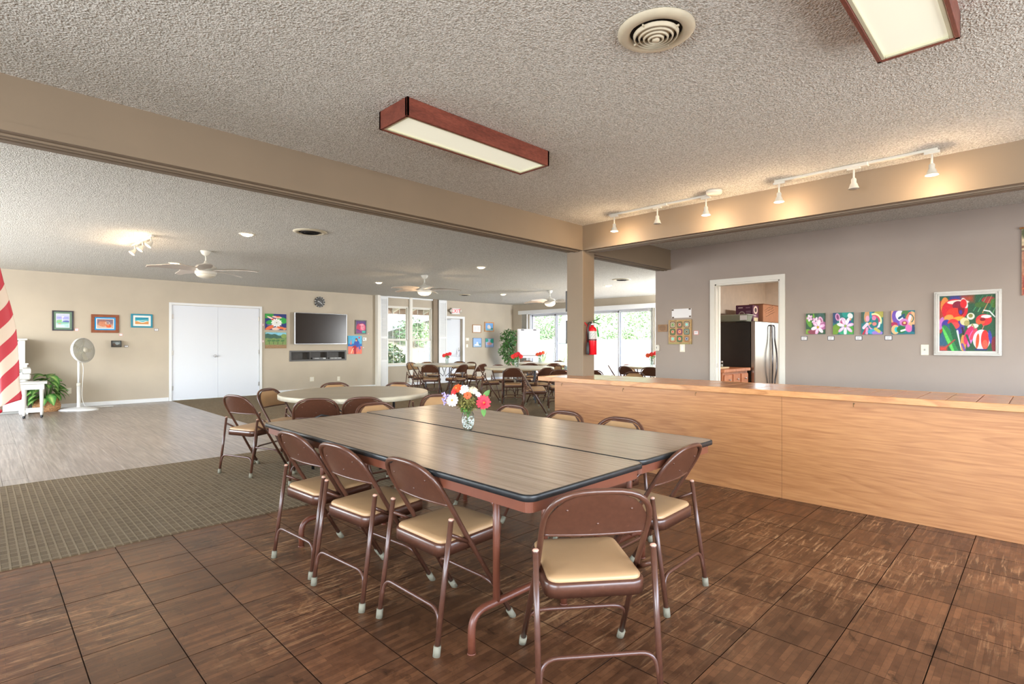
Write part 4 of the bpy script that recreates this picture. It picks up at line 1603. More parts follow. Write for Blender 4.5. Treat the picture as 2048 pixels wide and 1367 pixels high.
def track(label, x, ys, y0, y1, lits, group='ceiling track lights'):
    yc = (y0 + y1) / 2
    t = thing('track_light', label, 'track light', (x, yc, CEIL), 0, group)
    MB().cbox(-.017, .017, y0 - yc, y1 - yc, -.022, -.001, .003).build('rail', m_trk, t)
    MB().cbox(-.026, .026, -.13, .13, -.030, -.001, .005).build('feed_box', m_trk, t)
    for y, lit in zip(ys, lits):
        yy = y - yc
        mb = MB().cbox(-.014, .014, yy - .045, yy + .045, -.04, -.018, .004)
        mb.tube([(0, yy, -.03), (0, yy, -.115)], .007, 8)
        mb.lathe([(.011, -.105), (.018, -.115), (.018, -.14), (.024, -.15), (.036, -.185), (.040, -.188), (.036, -.184)], 16, Matrix.Translation((0, yy, 0)), True, False)
        hd = mb.build('spot_head', m_trk, t)
        MB().lathe([(.035, -.184), (.030, -.189), (0, -.191)], 16, Matrix.Translation((0, yy, 0)), True, False).build('bulb', m_spot if lit else m_spot_off, hd)
        if lit:
            lamp('spot_glow', 'POINT', (x, y, CEIL - .225), None, energy=5.5, color=WARM, shadow_soft_size=.03)
    return t


track('white track light with three heads along the beam, left of the smoke detector', 4.775, (3.238, 2.73, 2.228), 2.19, 3.30, (1, 0, 1))
track('white track light with three heads along the beam, right of the smoke detector', 4.765, (1.586, 1.044, .568), .535, 1.62, (1, 0, 1))
t = thing('track_light', 'short track light with three glowing heads on the far ceiling left of the nearest fan', 'track light', (1.545, 8.5, CEIL), radians(2), 'ceiling track lights')
MB().cbox(-.017, .017, -.5, .5, -.022, -.001, .003).build('rail', m_trk, t)
for y in (-.42, 0, .42):
    R = Matrix.Translation((0, y, -.09)) @ Matrix.Rotation(radians(38), 4, 'Y')
    mb = MB().tube([(0, y, -.02), (0, y, -.09)], .008, 8)
    mb.lathe([(.012, .02), (.022, 0), (.036, -.05), (.042, -.06), (.038, -.055)], 16, R, True, False)
    hd = mb.build('spot_head', m_trk, t)
    MB().lathe([(.037, -.052), (.030, -.06), (0, -.064)], 16, R, True, False).build('bulb', m_spot, hd)
    lamp('spot_glow', 'POINT', (1.47, 8.5 + y, CEIL - .19), None, energy=3.5, color=WARM, shadow_soft_size=.03)

t = thing('smoke_detector', 'round white smoke detector on the ceiling between the two track lights', 'detector', (4.69, 2.113, CEIL))
MB().lathe([(.07, -.001), (.07, -.02), (.06, -.034), (.03, -.038), (0, -.039)], 24).build('body', m_trk, t)

# ------------------------------------------------------------------ television, niche, clock, things on the back wall
t = thing('television', 'large black flat television on the back wall above the niche', 'television', (6.40, 13.5, 1.65))
MB().cbox(-.716, .716, -.012, .05, -.406, .406, .006).build('bezel', M('tv_bezel', (196, 198, 204), .3, .3, var=.01), t)
MB().box(-.700, .700, -.0145, -.011, -.390, .396).build('screen', M('tv_screen', (42, 34, 30), .2, spec=.25, var=0), t)
MB().cbox(-.25, .25, .05, .1, -.2, .2, .005).build('wall_mount', m_black, t)
t = thing('media_niche', 'dark three bay shelf recessed in the wall below the television', 'shelf', (6.37, 13.6, .943))
m_nich = M('dark_niche_wood', (62, 58, 56), .55, var=.08)
mb = MB()
a, b, dp = .74, .105, .17
mb.box(-a, a, dp - .012, dp, -b, b).box(-a, a, 0, dp, -b, -b + .012).box(-a, a, 0, dp, b - .012, b).box(-a, -a + .012, 0, dp, -b, b).box(a - .012, a, 0, dp, -b, b)
mb.build('liner', m_nich, t)
mb = MB()
mb.cbox(-a - .04, a + .04, -.018, 0, b - .004, b + .034, .003).cbox(-a - .04, a + .04, -.018, 0, -b - .034, -b + .004, .003)
mb.cbox(-a - .04, -a + .006, -.018, 0, -b, b, .003).cbox(a - .006, a + .04, -.018, 0, -b, b, .003)
mb.build('frame', M('grey_niche_trim', (92, 90, 90), .5, var=.04), t)
for x in (-.24, .24):
    MB().cbox(x - .016, x + .016, -.008, dp - .012, -b + .012, b - .012, .002).build('divider', m_nich, t)
t = thing('media_player', 'flat grey player box in the middle bay of the wall niche', 'player', (6.37, 13.68, .852))
MB().cbox(-.16, .12, -.05, .06, 0, .038, .003).build('case', M('player_grey', (96, 96, 98), .4), t)
MB().box(-.10, .02, -.0515, -.05, .012, .024).build('display', M('silver_print', (200, 200, 200), .4), t)
t = thing('router_box', 'small pale box on the floor of the niche, right of the player', 'box', (6.546, 13.68, .853))
MB().cbox(-.045, .045, -.04, .04, 0, .03, .004).build('case', m_white, t)
t = thing('cable_box', 'silver box with a light front in the right bay of the niche', 'box', (6.86, 13.68, .852))
MB().cbox(-.17, .17, -.05, .06, 0, .03, .003).build('case', M('silver_case', (150, 150, 150), .4), t)
for k in range(3):
    MB().cbox(-.13 + k * .1, -.07 + k * .1, -.0525, -.05, .008, .022, .001).build('button', M('silver_print', (200, 200, 200), .4), t)

t = thing('wall_clock', 'round wall clock with black block hour marks and grey face above the television', 'clock', (6.385, 13.6, 2.36))
RX = Matrix.Rotation(radians(90), 4, 'X')
MB().lathe([(.105, 0), (.105, .02), (.0, .022)], 32, RX).build('clock_face', M('clock_grey', (98, 98, 98), .5, var=.02), t)
MB().lathe([(.138, 0), (.138, .028), (.13, .034), (.104, .030), (.104, .0)], 32, RX, True, False).build('clock_rim', M('clock_rim_white', (206, 204, 198), .4), t)
for k in range(12):
    a = 2 * pi * k / 12
    m = Matrix.Rotation(a, 4, 'Y') @ Matrix.Translation((0, 0, .122))
    MB().cbox(-.024, .024, -.037, -.002, -.017, .017, .003).xf(m).build('hour_block', m_black, t)
for L, w, a in ((.062, .007, 292), (.085, .005, 130)):
    MB().box(-w, w, -.027, -.024, -.012, L).xf(Matrix.Rotation(radians(a), 4, 'Y')).build('clock_hand', m_white, t)

RB, RR = 0.0, radians(-90)
m_paint = M_attr('artist_paint')
m_paper = M('card_paper', (232, 232, 236), .7, var=0)


def framed(name, label, cat, loc, rz, w, h, fw, fcol, paint, mat=None, matw=.0, depth=.025, tilt=0.0, group=None, rough=.4, step=0, inner=None):
    t = thing(name, label, cat, loc, rz, group)
    if tilt:
        t.rotation_euler = (0, tilt, rz) if rz == 0 else (tilt, 0, rz)
    a, b = w / 2, h / 2
    mf = M('frame_' + '_'.join(str(c) for c in fcol), fcol, rough, var=.02 if fcol[2] > 150 else .07, scale=20)
    mb = MB()
    for q in ((-a, a, b - fw, b), (-a, a, -b, -b + fw), (-a, -a + fw, -b + fw, b - fw), (a - fw, a, -b + fw, b - fw)):
        mb.cbox(q[0], q[1], -depth, 0, q[2], q[3], .003)
    for s in range(step):
        g = fw * (.3 + .3 * s)
        e = depth + .006 * (1 - s)
        for q in ((-a + g, a - g, b - g - .012, b - g), (-a + g, a - g, -b + g, -b + g + .012), (-a + g, -a + g + .012, -b + g, b - g), (a - g - .012, a - g, -b + g, b - g)):
            mb.cbox(q[0], q[1], -e - .004, -depth + .002, q[2], q[3], .003)
    mb.build('frame', mf, t)
    iw, ih = a - fw, b - fw
    if mat:
        MB().box(-iw, iw, -depth + .010, -.002, -ih, ih).build('mat_board', M('mat_' + '_'.join(str(c) for c in mat), mat, .8, var=.02), t)
        iw -= matw
        ih -= matw
    if inner:
        MB().box(-iw - inner, iw + inner, -depth + .008, -depth + .010, -ih - inner, ih + inner).build('inner_mat', m_white, t)
    g = grid_mesh('print', paint, iw * 2, ih * 2, m_paint, -depth + (.007 if (mat or inner) else .012), -iw, -ih)
    g.parent = t
    return t


def canvas(name, label, loc, rz, w, h, paint, depth=.022, group=None, tilt=0.0):
    t = thing(name, label, 'painting', loc, rz, group)
    if tilt:
        t.rotation_euler = (tilt, 0, rz) if rz else (0, tilt, rz)
    g = grid_mesh('painted_canvas', paint, w, h, m_paint, -depth, -w / 2, -h / 2, depth - .001)
    g.parent = t
    return t


m_border = {'red': M('red_card', (224, 140, 140), .7, var=0), 'dark': M('dark_card', (70, 76, 92), .7, var=0)}
m_print = M('print_grey', (150, 152, 160), .7, var=0)


def card(label, loc, rz, w, h, col, lines=2):
    t = thing('caption_card', label, 'card', loc, rz, 'caption cards beside the pictures')
    MB().box(-w / 2, w / 2, -.004, -.0005, -h / 2, h / 2).build('border', m_border[col], t)
    MB().box(-w / 2 + .006, w / 2 - .006, -.005, -.004, -h / 2 + .006, h / 2 - .006).build('paper', m_paper, t)
    mb = MB()
    for k in range(lines):
        z = h * .18 - k * h * .2
        mb.box(-w * .3, w * (.3 - .12 * k), -.0056, -.005, z - .002, z + .002)
    mb.build('print', m_print, t)


BW = 13.6
# watercolour of a lighthouse by the sea
p = Paint(64, 64, (190, 196, 228), 2, 8)
p.rect(0, 1, .62, .8, (150, 150, 214), .08).rect(0, 1, 0, .38, (168, 206, 206), .05).ell(.2, .46, .28, .1, (140, 190, 130), 8).ell(.78, .44, .3, .08, (96, 110, 176))
p.ell(.5, .34, .6, .06, (128, 186, 160)).rect(.43, .48, .45, .74, (232, 224, 222)).ell(.5, .78, .1, .05, (236, 214, 210)).ell(.24, .27, .12, .03, (220, 150, 120)).ell(.3, .1, .4, .07, (206, 222, 226))
framed('framed_picture', 'dark framed watercolour with a green mat, leftmost on the back wall above the fan', 'picture', (1.166, BW, 1.711), RB, .32, .39, .022, (44, 42, 56), p, (104, 130, 112), .042, inner=.006)
card('red edged caption card at the corner of the green matted watercolour', (1.377, BW, 1.54), RB, .062, .054, 'red')
# mug and fruit
p = Paint(72, 56, (176, 138, 120), 3, 10)
p.rect(0, 1, .5, 1, (120, 104, 122), .1).rect(0, 1, 0, .32, (196, 172, 158), .06).ell(.36, .5, .26, .34, (196, 128, 96)).ell(.36, .8, .22, .08, (160, 100, 84)).ring(.64, .58, .1, .15, (206, 186, 170)).ell(.72, .24, .17, .16, (222, 92, 48)).ell(.68, .3, .06, .05, (240, 150, 100))
framed('framed_picture', 'brown wood framed picture of a copper mug with a bright blue mat', 'picture', (1.83, BW, 1.669), RB, .455, .37, .055, (128, 66, 34), p, (40, 150, 214), .038, inner=.012)
card('red edged caption card under the corner of the copper mug picture', (2.094, BW, 1.447), RB, .058, .05, 'red')
# beach
p = Paint(64, 48, (60, 170, 180), 4, 8)
p.rect(0, 1, .7, 1, (20, 130, 160), .1).below(lambda x: .42 + .08 * np.sin(x * 9), (230, 236, 232), .03).below(lambda x: .34 + .1 * np.sin(x * 7 + 1), (204, 146, 88), .03).line(.15, .5, .8, .62, .04, (220, 236, 234)).line(.4, .44, .95, .7, .03, (200, 226, 226))
framed('framed_picture', 'teal framed small beach picture with a white mat, beside the double door', 'picture', (2.456, BW, 1.746), RB, .383, .288, .032, (24, 132, 158), p, (232, 230, 226), .04)
card('dark edged caption card right of the teal framed beach picture', (2.72, BW, 1.562), RB, .076, .054, 'dark')
# shadow box
t = thing('shadow_box', 'small black shadow box with a grey scene, on the wall below the copper mug picture', 'picture', (2.01, BW, 1.258))
mb = MB()
a, b, d = .082, .066, .09
mb.cbox(-a, a, -d, 0, b - .012, b, .002).cbox(-a, a, -d, 0, -b, -b + .012, .002).cbox(-a, -a + .012, -d, 0, -b, b, .002).cbox(a - .012, a, -d, 0, -b, b, .002)
mb.build('frame', m_black, t)
p = Paint(36, 24, (130, 140, 140), 5, 10).rect(0, 1, 0, .4, (90, 86, 80)).ell(.6, .55, .25, .25, (176, 186, 190)).ell(.25, .4, .2, .2, (110, 90, 80))
g = grid_mesh('print', p, .14, .11, m_paint, -.03, -.07, -.055)
g.parent = t
card('caption card to the right of the small black shadow box', (2.186, BW, 1.207), RB, .068, .042, 'dark', 1)
# koi and water lily
p = Paint(90, 80, (28, 44, 116), 6, 7)
p.ell(.12, .88, .28, .16, (44, 150, 60), 10).ell(.78, .6, .26, .2, (34, 160, 62), -15).ell(.22, .48, .2, .12, (40, 156, 60), 20).ell(.55, .8, .24, .07, (236, 190, 176), -8).ell(.6, .84, .1, .04, (224, 96, 60)).ell(.25, .74, .2, .05, (238, 206, 196), -30).ell(.38, .66, .1, .05, (222, 90, 56), 10)
p.ell(.2, .14, .24, .1, (226, 110, 62), 35).ell(.5, .08, .2, .09, (238, 200, 186), 5).ell(.74, .14, .2, .08, (224, 112, 66), -15).ell(.92, .08, .07, .09, (230, 140, 90), -50).line(.1, .3, .4, .34, .02, (238, 206, 196))
p.petals(.53, .45, 12, .26, .055, (244, 244, 240), None, 0).petals(.53, .45, 10, .17, .05, (228, 230, 228), None, 18).ell(.53, .46, .03, .03, (150, 140, 90))
canvas('canvas_painting', 'canvas of a white water lily with orange koi, beside the double door', (5.249, BW, 1.80), RB, .515, .40, p)
card('red edged caption card left of the water lily canvas', (4.945, BW, 1.722), RB, .044, .058, 'red')
# vineyard
p = Paint(90, 72, (122, 150, 96), 7, 12)
p.rect(0, 1, .8, 1, (130, 200, 228), .04).below(lambda x: .84 + .06 * np.sin(x * 5 + .5) + .03 * np.sin(x * 17), (58, 96, 84), .02).below(lambda x: .62 + .02 * np.sin(x * 20), (120, 146, 84), .03).below(lambda x: .22 + .0 * x, (150, 118, 84), .03)
for x in (.18, .38, .58, .82):
    p.line(x, .26, x + .01, .48, .02, (70, 60, 50)).ell(x, .48, .1, .06, (76, 120, 70), 10)
p.ell(.88, .76, .14, .14, (130, 156, 84))
canvas('canvas_painting', 'canvas of a green vineyard below hills, under the water lily canvas', (5.251, BW, 1.343), RB, .515, .40, p)
card('red edged caption card left of the vineyard canvas', (4.945, BW, 1.32), RB, .044, .058, 'red')
# purple portrait
p = Paint(48, 64, (92, 60, 124), 8, 8)
p.ell(.6, .45, .42, .36, (226, 80, 120)).ell(.66, .5, .22, .26, (238, 150, 170), 20).ell(.25, .5, .22, .3, (200, 56, 96), -20).rect(0, 1, 0, .22, (150, 70, 130), .05).rect(.62, 1, .02, .2, (60, 190, 170)).line(.62, .55, .78, .56, .02, (60, 30, 60)).line(.74, .42, .8, .36, .03, (180, 30, 60)).line(.35, .68, .75, .74, .05, (250, 200, 210)).line(.1, .3, .5, .12, .06, (80, 60, 150))
framed('framed_picture', 'small dark framed pink and purple portrait right of the television', 'picture', (7.59, BW, 1.722), RB, .35, .394, .03, (52, 42, 44), p)
card('pink edged caption card beside the small dark framed portrait', (7.823, BW, 1.543), RB, .042, .03, 'red', 1)
# seated woman by the sea
p = Paint(60, 76, (84, 184, 226), 9, 7)
p.rect(0, 1, .42, .56, (40, 110, 190)).rect(0, 1, 0, .42, (240, 120, 96)).ell(.8, .9, .06, .05, (226, 60, 60)).line(.2, .56, .22, .78, .1, (236, 120, 110), .02).ell(.62, .56, .2, .2, (44, 84, 178), 15).line(.75, .55, .86, .3, .1, (52, 92, 186)).ell(.6, .78, .09, .09, (110, 50, 40)).ell(.58, .74, .05, .06, (232, 176, 146)).ell(.45, .34, .17, .12, (170, 24, 50), 20).line(.5, .34, .5, .04, .16, (168, 20, 46)).line(.36, .32, .22, .06, .07, (238, 190, 160)).line(.72, .4, .66, .12, .03, (130, 90, 170)).line(.76, .34, .82, .14, .03, (130, 90, 170))
canvas('canvas_painting', 'canvas of a seated woman in a red skirt by the sea, beside the television', (7.406, BW, 1.224), RB, .418, .506, p)
card('small caption card right of the seated woman canvas', (7.67, BW, 1.15), RB, .045, .04, 'red', 1)
t = thing('thermostat', 'white thermostat between the small portrait and the seated woman canvas', 'thermostat', (7.70, BW, 1.386))
MB().cbox(-.06, .06, -.025, 0, -.045, .045, .006).build('case', m_white, t)
MB().box(-.035, -.005, -.0262, -.025, -.012, .018).build('display', m_black, t)
# four small framed pictures past the exit door
p = Paint(40, 30, (238, 236, 236), 10, 3)
for z in (.3, .45, .6, .75):
    p.line(.15, z, .45, z, .05, (206, 200, 210)).line(.58, z, .85, z, .05, (206, 200, 210))
framed('framed_picture', 'thin framed white certificate, upper left of four pictures by the exit door', 'picture', (11.907, BW, 1.76), RB, .39, .274, .022, (170, 124, 84), p)
p = Paint(44, 36, (110, 166, 226), 11, 6).rect(0, 1, 0, .2, (120, 180, 200)).ell(.45, .5, .2, .28, (226, 210, 206)).ell(.85, .25, .15, .1, (60, 130, 120)).ell(.6, .4, .1, .2, (236, 226, 224))
framed('framed_picture', 'wood framed pale castle on blue, upper right of four pictures by the exit door', 'picture', (12.475, BW, 1.835), RB, .44, .334, .04, (196, 142, 96), p)
p = Paint(44, 36, (150, 186, 236), 12, 6).rect(0, 1, 0, .16, (170, 200, 226)).ell(.5, .24, .34, .1, (240, 240, 244)).ell(.5, .42, .12, .16, (226, 232, 240)).ell(.82, .3, .14, .1, (90, 150, 160))
framed('framed_picture', 'white ship on pale blue, lower left of four pictures by the exit door', 'picture', (11.925, BW, 1.293), RB, .39, .317, .014, (120, 132, 156), p)
p = Paint(44, 36, (176, 196, 234), 13, 6).ell(.15, .8, .2, .2, (60, 176, 150)).ell(.85, .72, .24, .26, (40, 168, 140)).ell(.5, .4, .34, .16, (236, 170, 160)).rect(0, 1, 0, .2, (150, 170, 210))
framed('framed_picture', 'pink house and palms, lower right of four pictures by the exit door', 'picture', (12.485, BW, 1.284), RB, .39, .317, .014, (110, 130, 150), p)


def plate(name, label, cat, loc, rz, w, h, kind):
    t = thing(name, label, cat, loc, rz)
    MB().cbox(-w / 2, w / 2, -.008, 0, -h / 2, h / 2, .003).build('cover_plate', m_outlet, t)
    if kind == 'outlet':
        for z in (-h * .2, h * .2):
            MB().cbox(-w * .22, w * .22, -.010, -.008, z - h * .12, z + h * .12, .001).build('receptacle', m_white2, t)
    elif kind == 'switch':
        MB().cbox(-w * .09, w * .09, -.018, -.008, -h * .08, h * .1, .002).build('toggle', M('switch_grey', (150, 150, 150), .4), t)
    elif kind == 'rocker':
        MB().cbox(-w * .2, w * .2, -.011, -.008, -h * .3, h * .3, .001).build('rocker', m_white, t)
    return t


plate('wall_outlet', 'ivory wall outlet behind the plant and the standing fan', 'outlet', (1.26, BW, .334), RB, .075, .115, 'outlet')
plate('wall_outlet', 'ivory wall outlet under the niche, the left one of two', 'outlet', (6.18, BW, .33), RB, .11, .115, 'outlet')
plate('wall_outlet', 'ivory wall outlet under the niche, the right one of two', 'outlet', (6.93, BW, .31), RB, .08, .115, 'outlet')
plate('light_switch', 'pale switch plate right of the exit door, the upper one', 'switch', (11.495, BW, 1.402), RB, .15, .10, 'rocker')
plate('light_switch', 'ivory switch plate right of the exit door, the lower one', 'switch', (11.48, BW, 1.184), RB, .09, .112, 'rocker')

# exit sign with two lamp heads
t = thing('exit_sign', 'white exit sign with red letters and two lamp heads over the exit door', 'sign', (10.93, 13.52, 2.305))
MB().cbox(-.155, .155, -.03, .03, -.095, .095, .008).build('case', m_white, t)
MB().cbox(-.05, .05, .03, .08, -.04, .04, .004).build('mount', m_white, t)


def letters(txt, h, mat, name='letters'):
    cu = bpy.data.curves.new(name, 'FONT')
    cu.body = txt
    cu.size = h
    cu.align_x = 'CENTER'
    cu.align_y = 'CENTER'
    cu.extrude = .0012
    tmp = bpy.data.objects.new('tmp', cu)
    COL.objects.link(tmp)
    bpy.context.view_layer.update()
    me = bpy.data.meshes.new_from_object(tmp.evaluated_get(bpy.context.evaluated_depsgraph_get()))
    bpy.data.objects.remove(tmp)
    bpy.data.curves.remove(cu)
    me.materials.clear()
    me.materials.append(mat)
    o = bpy.data.objects.new(name, me)
    COL.objects.link(o)
    return o


L = letters('EXIT', .175, M_emit('lit_red_letters', (206, 26, 46), .35))
L.parent = t
L.location = (0, -.0315, 0)
L.rotation_euler = (radians(90), 0, 0)
for s in (-1, 1):
    R = Matrix.Translation((s * .19, -.02, .01)) @ Matrix.Rotation(radians(90), 4, 'X') @ Matrix.Rotation(radians(s * 30), 4, 'Y')
    MB().lathe([(.02, -.04), (.045, -.01), (.05, .03), (.044, .034), (0, .036)], 16, R).build('lamp_head', M('lamp_head_grey', (200, 196, 186), .4), t)

# ------------------------------------------------------------------ things on the taupe wall
XR = 7.24
t = thing('notice_sheet', 'blank white sheet with dark clips at its corners, above the patchwork board', 'sheet', (XR, 3.748, 1.706), RR)
MB().box(-.152, .152, -.006, -.001, -.066, .066).build('sheet', m_paper, t)
for x, z in ((-.135, .052), (.13, .056), (-.13, -.058), (.135, -.05)):
    MB().cbox(x - .016, x + .016, -.011, -.006, z - .010, z + .010, .002).build('clip', M('clip_brown', (96, 78, 64), .5), t)
p = Paint(110, 110, (176, 146, 100), 20, 9)
p.rect(0, 1, 0, .06, (160, 150, 96)).speck(60, .05, [(186, 150, 96), (160, 130, 90), (190, 160, 110)])
cells = [((76, 34, 30), (226, 216, 190), (70, 140, 60)), ((54, 66, 40), (150, 140, 110), (190, 50, 40)), ((60, 70, 90), (220, 170, 110), (110, 220, 220)),
         ((40, 60, 50), (110, 140, 80), (210, 80, 50)), ((150, 40, 60), (96, 100, 120), (220, 90, 60)), ((50, 60, 50), (150, 180, 170), (60, 50, 30)),
         ((150, 76, 50), (206, 180, 140), (90, 220, 210)), ((40, 80, 50), (90, 130, 90), (220, 70, 50)), ((170, 90, 50), (150, 150, 110), (30, 70, 150))]
for k, (c0, c1, c2) in enumerate(cells):
    cx, cy = .19 + .31 * (k % 3), .80 - .29 * (k // 3)
    for r, cc in ((.128, c0), (.102, c1), (.078, tuple((a + b) // 2 for a, b in zip(c0, c2))), (.055, (226, 214, 180)), (.036, c2)):
        q = np.maximum(np.abs(p.x - cx), np.abs(p.y - cy)) * .6 + np.sqrt((p.x - cx) ** 2 + (p.y - cy) ** 2) * .4
        p.put(q - r, cc)
canvas('patchwork_board', 'patchwork board of nine bright rounded squares beside the kitchen doorway', (XR, 3.763, 1.434), RR, .353, .355, p, .03)
bpy.data.objects['patchwork_board']['category'] = 'wall art'
card('pink edged caption card right of the patchwork board', (XR, 3.523, 1.42), RR, .068, .058, 'red')
t = thing('wall_plaque', 'small brown plaque with lines of text, left of the patchwork board', 'plaque', (XR, 4.05, 1.495), RR)
MB().cbox(-.078, .078, -.010, 0, -.054, .054, .002).build('plate', M('bronze_plaque', (142, 108, 76), .5, .2, var=.05), t)
mb = MB()
for k, w in enumerate((.036, .05, .055, .048, .05, .03)):
    mb.box(-w, w, -.011, -.010, .036 - k * .014 - .003, .036 - k * .014 + .003)
mb.build('lettering', M('plaque_text', (96, 68, 46), .6), t)
plate('light_switch', 'white switch plate touching the bottom of the patchwork board', 'switch', (XR, 3.733, 1.201), RR, .078, .115, 'rocker')
t = thing('alarm_box', 'small white box with a slot at the far end of the taupe wall', 'box', (XR, 4.135, 1.20), RR)
MB().cbox(-.034, .034, -.03, 0, -.045, .045, .006).build('case', m_white2, t)
MB().box(-.004, .004, -.031, -.03, -.01, .02).build('slot', m_black, t)

# four flower canvases, growing more abstract to the right
TEAL = (28, 112, 112)
p = Paint(80, 84, (52, 88, 66), 30, 8)
p.ell(.1, .1, .2, .14, (120, 160, 60)).ell(.15, .6, .12, .3, (96, 156, 56), 25).ell(.42, .8, .05, .2, (110, 170, 60), 5).ell(.4, .1, .3, .12, (140, 70, 90)).ell(.9, .4, .2, .2, (170, 100, 150)).ell(.8, .8, .2, .2, (60, 96, 90))
p.petals(.2, .78, 5, .17, .06, (222, 170, 214), (244, 226, 240), 40).petals(.52, .62, 6, .2, .06, (216, 156, 206), (240, 220, 236), 10).ell(.79, .68, .11, .17, (222, 170, 210), 30).ell(.8, .66, .05, .11, (170, 110, 140), 30)
p.petals(.64, .33, 6, .36, .085, (226, 176, 220), (246, 230, 244), 15).ell(.64, .33, .06, .06, (190, 160, 50))
canvas('canvas_painting', 'canvas of pink lilies on dark green, leftmost of the four flower canvases', (XR, 1.984, 1.508), RR, .206, .252, p, .03, 'row of four flower canvases')
p = Paint(80, 84, TEAL, 31, 7)
p.ell(.12, .2, .2, .3, (110, 150, 50), -30).ell(.1, .8, .16, .3, (40, 70, 110)).ell(.7, .1, .4, .14, (40, 160, 120)).ell(.9, .2, .16, .2, (70, 160, 60)).ell(.66, .95, .2, .18, (30, 150, 140)).ell(.86, .84, .14, .12, (220, 226, 230), -40)
p.ell(.24, .8, .12, .18, (206, 150, 196), 15).ell(.24, .8, .06, .12, (120, 60, 110), 15).ring(.48, .6, .1, .17, (232, 220, 232)).ell(.47, .56, .1, .1, (170, 60, 110)).ell(.82, .68, .09, .07, (226, 150, 110)).ell(.78, .55, .12, .1, (70, 70, 160))
p.petals(.62, .38, 7, .42, .075, (222, 178, 222), (244, 232, 246), 12).ell(.62, .38, .05, .05, (160, 170, 60))
canvas('canvas_painting', 'canvas of a pale pink star flower on teal, second of the four flower canvases', (XR, 1.69, 1.503), RR, .208, .256, p, .03, 'row of four flower canvases')
p = Paint(80, 84, (30, 116, 124), 32, 7)
p.rect(0, .12, .5, 1, (66, 90, 76)).ell(.26, .84, .12, .3, (196, 150, 106), -8).ell(.3, .7, .09, .14, (226, 160, 190)).rect(.4, .52, .55, 1, (40, 150, 180)).ell(.86, .9, .26, .18, (170, 164, 80)).ring(.6, .58, .28, .36, (240, 230, 170), -20, 110).ring(.6, .58, .2, .28, (200, 70, 110), -20, 110).ring(.6, .58, .12, .2, (30, 120, 120)).ell(.6, .72, .1, .1, (216, 130, 170)).ring(.58, .45, .2, .26, (206, 150, 206), 180, 340).ell(.62, .46, .1, .08, (226, 130, 130)).ell(.4, .48, .1, .05, (200, 180, 90), 20)
p.line(.12, .3, .28, .46, .14, (224, 206, 226)).line(.1, .02, .24, .3, .1, (190, 40, 70), .05).line(.26, .04, .28, .26, .12, (220, 150, 190)).ell(.6, .12, .3, .12, (50, 160, 200)).ell(.75, .06, .25, .1, (150, 120, 210)).line(.66, .24, .84, .12, .13, (196, 186, 90)).line(.82, .34, .86, .5, .09, (226, 236, 240))
canvas('canvas_painting', 'abstract canvas of bands and arcs on teal, third of the four flower canvases', (XR, 1.4015, 1.50), RR, .208, .257, p, .03, 'row of four flower canvases')
p = Paint(80, 84, (24, 116, 132), 33, 7)
p.ell(.1, .82, .22, .34, (226, 170, 120)).ell(.9, .6, .2, .36, (230, 176, 130)).ell(.26, .7, .22, .34, (110, 80, 180), 15).ell(.4, .78, .2, .24, (226, 226, 240), 30).ell(.62, .86, .18, .16, (70, 120, 70)).line(.34, .68, .56, .82, .09, (20, 70, 110)).line(.5, .8, .64, .58, .09, (20, 76, 120)).ell(.74, .7, .1, .26, (210, 110, 100), -25).ell(.8, .66, .06, .2, (226, 220, 240), -15).ring(.78, .66, .16, .2, (30, 90, 90), -60, 90)
p.ell(.12, .42, .16, .1, (170, 40, 90)).ell(.18, .2, .18, .2, (236, 180, 130)).ell(.24, .2, .1, .12, (40, 190, 200)).ell(.56, .5, .2, .16, (200, 130, 200)).ell(.58, .46, .12, .1, (150, 40, 80)).ell(.58, .48, .06, .05, (240, 200, 130)).ell(.44, .2, .2, .16, (30, 110, 60)).line(.44, .14, .66, .2, .08, (230, 240, 236)).ell(.76, .24, .14, .16, (226, 110, 180), 30).rect(.9, 1, .1, .4, (30, 60, 110))
canvas('canvas_painting', 'abstract canvas of swirling purple loops, rightmost of the four flower canvases', (XR, 1.1145, 1.50), RR, .208, .259, p, .03, 'row of four flower canvases')
for y, n in ((2.115, 'leftmost'), (1.821, 'second'), (1.536, 'third'), (1.249, 'rightmost')):
    card('dark edged caption card below the %s of the four flower canvases' % n, (XR, y, 1.331), RR, .071, .051, 'dark', 3)
plate('light_switch', 'white toggle switch left of the large white framed painting', 'switch', (XR, .923, 1.198), RR, .07, .115, 'switch')

# big red and green flowers
p = Paint(170, 200, (34, 84, 58), 34, 9)
p.rect(0, .5, .86, 1, (60, 60, 140), .03).rect(0, .18, .9, 1, (30, 90, 60), .03).rect(.4, .62, .88, 1, (170, 66, 44), .05).ell(.02, .62, .1, .3, (160, 56, 40)).ell(.88, .9, .12, .06, (150, 50, 50)).ell(.97, .84, .06, .08, (70, 110, 40))
p.ell(.1, .82, .08, .16, (214, 130, 60)).ell(.28, .74, .24, .2, (206, 20, 40)).ell(.34, .88, .2, .04, (240, 226, 214)).ell(.46, .86, .05, .1, (226, 216, 216), 25).ell(.34, .82, .1, .08, (130, 16, 50)).ell(.28, .66, .16, .12, (228, 50, 30)).ell(.4, .74, .06, .1, (120, 10, 40)).ell(.44, .85, .06, .08, (216, 30, 40)).ell(.17, .6, .09, .06, (214, 150, 70), 10).ell(.34, .58, .12, .04, (220, 160, 50), 8).ell(.39, .7, .03, .04, (70, 40, 150))
p.ell(.03, .5, .05, .12, (190, 110, 190), -15).ell(.13, .47, .09, .1, (60, 50, 150)).ell(.34, .42, .12, .12, (70, 50, 150)).ell(.25, .51, .1, .07, (220, 40, 50)).ell(.29, .46, .08, .06, (236, 70, 70))
